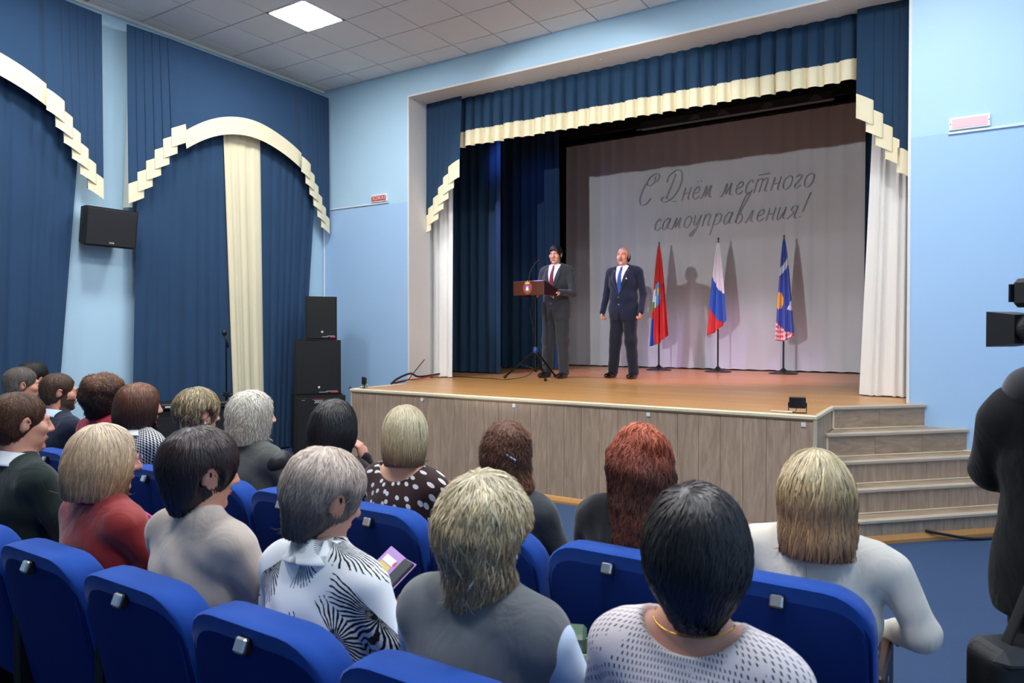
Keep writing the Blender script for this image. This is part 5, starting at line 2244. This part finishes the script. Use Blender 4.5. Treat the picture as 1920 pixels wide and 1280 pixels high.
    V, Q = polygonize(lambda P: smin(smin(leg_u(P), el((0, -.005, .95 * s), (.190 * build * s, .136 * s, .17 * s))(P), .04) - .008 + .0025 * np.sin(P[:, 2] * 30 + fr[3] + P[:, 0] * 11), 9 + 0 * P[:, 0], .01), (-.36, -.24, .05), (.36, .26, 1.16 * s), .011)
    qmesh('trousers', V, Q, cols[1], o)
    for i, sd in enumerate((1, -1)):
        fx = sd * feet[i]
        V, Q = polygonize(lambda P: smax(union([el((fx, -.02, .05), (.05, .075, .06)), el((fx * 1.06, .09, .035), (.05, .125, .042))], .03)(P), .004 - P[:, 2], .006), (fx - .1, -.13, -.02), (fx + .1, .26, .14), .008)
        qmesh('shoe', V, Q, M_shoe, o)

    def surf(x, z, f=jacket, y0=.32):
        P = np.stack([np.full(160, x), np.linspace(y0, 0, 160), np.full(160, z)], 1)
        d = f(P)
        i = np.argmax(d < 0)
        return P[i, 1]
    if suit:
        def shirt(P):
            d = tc(P) - .009
            d = smax(d, 1.02 * s - P[:, 2], .01)
            d = smin(d, rc((0, -.008, zs + .0), (0, .0, zs + .035), .068, .064)(P), .01)
            return smax(d, -(P[:, 1] + .06), .01)
        V, Q = polygonize(shirt, (-.2, -.1, 1.0 * s), (.2, .22, zs + .16), .008)
        qmesh('shirt', V, Q, M_shirtwhite, o)
        # tie
        b = B()
        rows = []
        for q in range(14):
            z = zs + .035 - q * (.37 * s) / 13
            wd = .018 if q == 0 else .014 + .022 * min(1, q / 9)
            if q == 13:
                wd = .004
            y = max(surf(0, z, shirt) if z > 1.04 * s else .0, surf(0, z, jacket) if z < 1.14 * s else 0) + .008
            if z > zs + .0:
                y = max(y, .066)
            rows.append([(-wd, y - .003, z), (-wd * .4, y + .004, z), (wd * .4, y + .004, z), (wd, y - .003, z)])
        rows[0] = [(x * .9, y, z + .01) for x, y, z in rows[0]]
        b.loft(rows)
        b.build('tie', tie, o, smooth=True, solid=.004)
        # lapels
        for sd in (-1, 1):
            b = B()
            rows = []
            for q in range(10):
                t = q / 9
                z = 1.145 * s + t * (zs + .005 - 1.145 * s)
                xi = (z - 1.13 * s) * .235
                wd = .012 + .058 * min(1, t / .62) if t < .72 else .012 + .058 * (1 - (t - .72) / .28 * .55)
                row = []
                for j in range(4):
                    x = sd * (xi + wd * j / 3 + .001)
                    row.append((x, surf(x, z) + .006, z))
                rows.append(row)
            b.loft(rows)
            b.build('lapel', cols[2], o, smooth=True, solid=.004)
        b = B()
        for z in (1.10 * s, 1.0 * s):
            b.lathe([(.0001, .006), (.008, .004), (.009, 0)], n=10, M=Matrix.Translation((.004, surf(.004, z) + .002, z)) @ Matrix.Rotation(R(-90), 4, 'X'))
        b.build('button', mat('button', '#9a9a9a', .3, metal=.5), o)
        # shirt collar wings
        for sd in (-1, 1):
            b = B()
            b.hull([(sd * .004, .072, zs + .04), (sd * .058, .035, zs + .06), (sd * .062, .03, zs + .03), (sd * .04, .078, zs - .01), (sd * .004, .078, zs + .03), (sd * .04, .083, zs - .005)])
            b.build('collar_wing', M_shirtwhite, o)
    return dict(o=o, H=H, zs=zs, hc=hc, s=s, surf=surf)


M_gsuit = fabric('charcoal_suit', '#33343a', .08, .8, .25, .25)
M_gsuit2 = fabric('charcoal_trousers', '#2f3034', .08, .8, .25, .25)
M_gsuit3 = fabric('charcoal_lapel', '#2b2c31', .08, .7, .25, .3)
M_nsuit = fabric('midnight_suit', '#171d33', .08, .8, .25, .25)
M_nsuit2 = fabric('midnight_trousers', '#151828', .08, .8, .25, .25)
M_nsuit3 = fabric('midnight_lapel', '#12172a', .08, .7, .25, .3)
GS = 'two men in suits on the stage'
p = standing((-4.83, 8.80, ST), R(180), 'man in a charcoal suit speaking at the lectern', 1.87, hs_man(['#2a2422', '#1f1b1b'], vol=.006, sweep=(.4, .2, 0)), (M_gsuit, M_gsuit2, M_gsuit3),
             [((.27, .04, 1.13), (.17, .25, 1.155), (-.5, .8, -.1)), ((-.28, .03, 1.13), (-.19, .25, 1.14), (.5, .8, -.1))], head=(13, 4, 0), feet=(.15, .12), tie=fabric('burgundy_tie', '#7d2440', .1, .5), seed=61, group=GS, build=1.02, curl=.7,
             palms=((-.3, 0, -1), (.3, 0, -1)))
p2_ = standing((-4.0, 9.25, ST), R(178), 'balding man with moustache in a midnight blue suit beside the red flag', 1.84, dict(kind='bald', cols=['#3b332e', '#2f2926'], n=700, len=.035, cut=-.075, wd=.003, matte=True, under=.8), (M_nsuit, M_nsuit2, M_nsuit3),
               [((.275, -.03, 1.14), (.285, .07, .90), (.0, .25, -1)), ((-.275, -.03, 1.14), (-.285, .07, .90), (.0, .25, -1))], skin='#e0a88c', head=(6, -1, 0), feet=(.17, .15), tie=fabric('blue_tie', '#2b4f9a', .1, .5), seed=63, group=GS, build=1.12, curl=1.15)
b = B()
b.tube([p2_['H']((-.03, .094, -.058)), p2_['H']((-.012, .106, -.049)), p2_['H']((.012, .106, -.049)), p2_['H']((.03, .094, -.058))], [.004, .007, .007, .004], 8)
b.build('moustache', mat('grey_moustache', '#8d7d70', .8, bmp=.5, bscale=500), p2_['o'], smooth=True)
b = B()
z_ = 1.345 * p2_['s']
b.lathe([(.0001, .006), (.011, .003), (.012, 0)], n=6, M=Matrix.Translation((-.105, p2_['surf'](-.105, z_) + .008, z_)) @ Matrix.Rotation(R(-90), 4, 'X'))
b.build('lapel_pin', mat('silver_pin', '#dddddd', .2, metal=.9), p2_['o'])

# cameraman
M_hood = fabric('black_hoodie', '#161618', .12, .9, .1, .15, fold=.9)
cm = standing((.31, 2.74, 0), R(8), 'camera operator in a black hoodie at the right edge, filming the stage', 1.67, hs_man(['#2a2320', '#1f1a18'], vol=.006), (M_hood, M_trouser, M_hood),
              [((.27, .20, 1.25), (.10, .36, 1.44), (-.1, .6, .8)), ((-.225, .10, 1.24), (-.02, .30, 1.42), (.3, .6, .6))], head=(0, 0, 0), suit=False, seed=71, curl=.9, build=1.1)
zs_ = cm['zs']


def hoodf(P):
    q = P - A((0, -.03, zs_ + .055))
    q = q @ A(Matrix.Rotation(R(-24), 3, 'X'))
    rad = np.hypot(q[:, 0] / 1.3, q[:, 1])
    d = np.hypot(rad - .115, q[:, 2] / 1.4) - .048
    back = el((0, -.13, zs_ - .01), (.13, .075, .11))(P)
    d = smin(d, back, .04)
    return d + .003 * np.sin(P[:, 0] * 50) * np.sin(P[:, 2] * 40)


V, Q = polygonize(hoodf, (-.25, -.28, zs_ - .2), (.25, .2, zs_ + .25), .010)
qmesh('hood', V, Q, fabric('hood_lining', '#2b2b2e', .15, .9, .3, .15), cm['o'])
# video camera, pointing at the lectern
vc = empty('video_camera', (.122, 3.16, 1.612), R(48))
vc.scale = (1.28, 1.28, 1.28)
tag(vc, 'black video camera with a large lens hood at the right edge', 'video camera')
b = B()
b.hull([(sx * .055, 0, sz * .05) for sx in (-1, 1) for sz in (-1, 1)] + [(sx * .043, -.075, sz * .04) for sx in (-1, 1) for sz in (-1, 1)])
b.build('lens_hood', M_bp, vc)
b = B()
b.lathe([(.039, .07), (.042, .09), (.042, .12), (.038, .125), (.038, .15), (.043, .155), (.043, .20), (.035, .21)], n=24, M=Matrix.Rotation(R(90), 4, 'X'))
b.build('lens_barrel', M_bp, vc, smooth=True, angle=30)
b = B()
for i in range(24):
    a = i * math.pi / 12
    b.box(.0415, .0445, -.125, -.095, -.003, .003, M=Matrix.Rotation(a, 4, 'Y'))
b.build('zoom_ring', mat('rubber', '#1c1c1e', .8), vc)
b = B()
b.lathe([(.0425, .128), (.0425, .131)], n=24, M=Matrix.Rotation(R(90), 4, 'X'))
b.build('green_ring', mat('green_ring', '#2f7d52', .4), vc)
b = B()
b.box(-.05, .05, -.48, -.21, -.075, .08, .012)
b.build('camera_body', M_bp, vc)
b = B()
b.box(-.028, .036, -.22, -.05, .06, .14, .012)
b.box(-.01, .01, -.3, -.12, .05, .07)
b.build('viewfinder', M_bp, vc)
b = B()
b.box(-.03, .038, -.052, -.046, .075, .125)
b.build('viewfinder_glass', mat('dark_glass', '#22242a', .08), vc)
# shoulder bag
sb = empty('shoulder_bag', (.145, 2.56, .56), R(35))
tag(sb, 'black camera bag hanging on a strap at the bottom right', 'bag')
V, Q = polygonize(rbox((0, 0, .0), (.12, .075, .12), .04), (-.2, -.15, -.2), (.2, .15, .2), .012)
qmesh('bag_body', V, Q, mat('black_nylon', '#141415', .55, bmp=.4, bscale=200), sb)
b = B()
b.box(-.112, .112, -.085, .085, .06, .128, .03)
b.build('bag_flap', mat('grey_nylon', '#2a2a2c', .5, bmp=.4, bscale=200), sb)
b = B()
b.tube(catmull([(-.04, .0, .11), (.0, -.02, .25), (.05, -.05, .45), (.10, -.02, .7), (.12, .05, .92)], 6), .02, 8, flat=.25)
b.build('strap', mat('strap_webbing', '#161617', .7), sb, smooth=True)
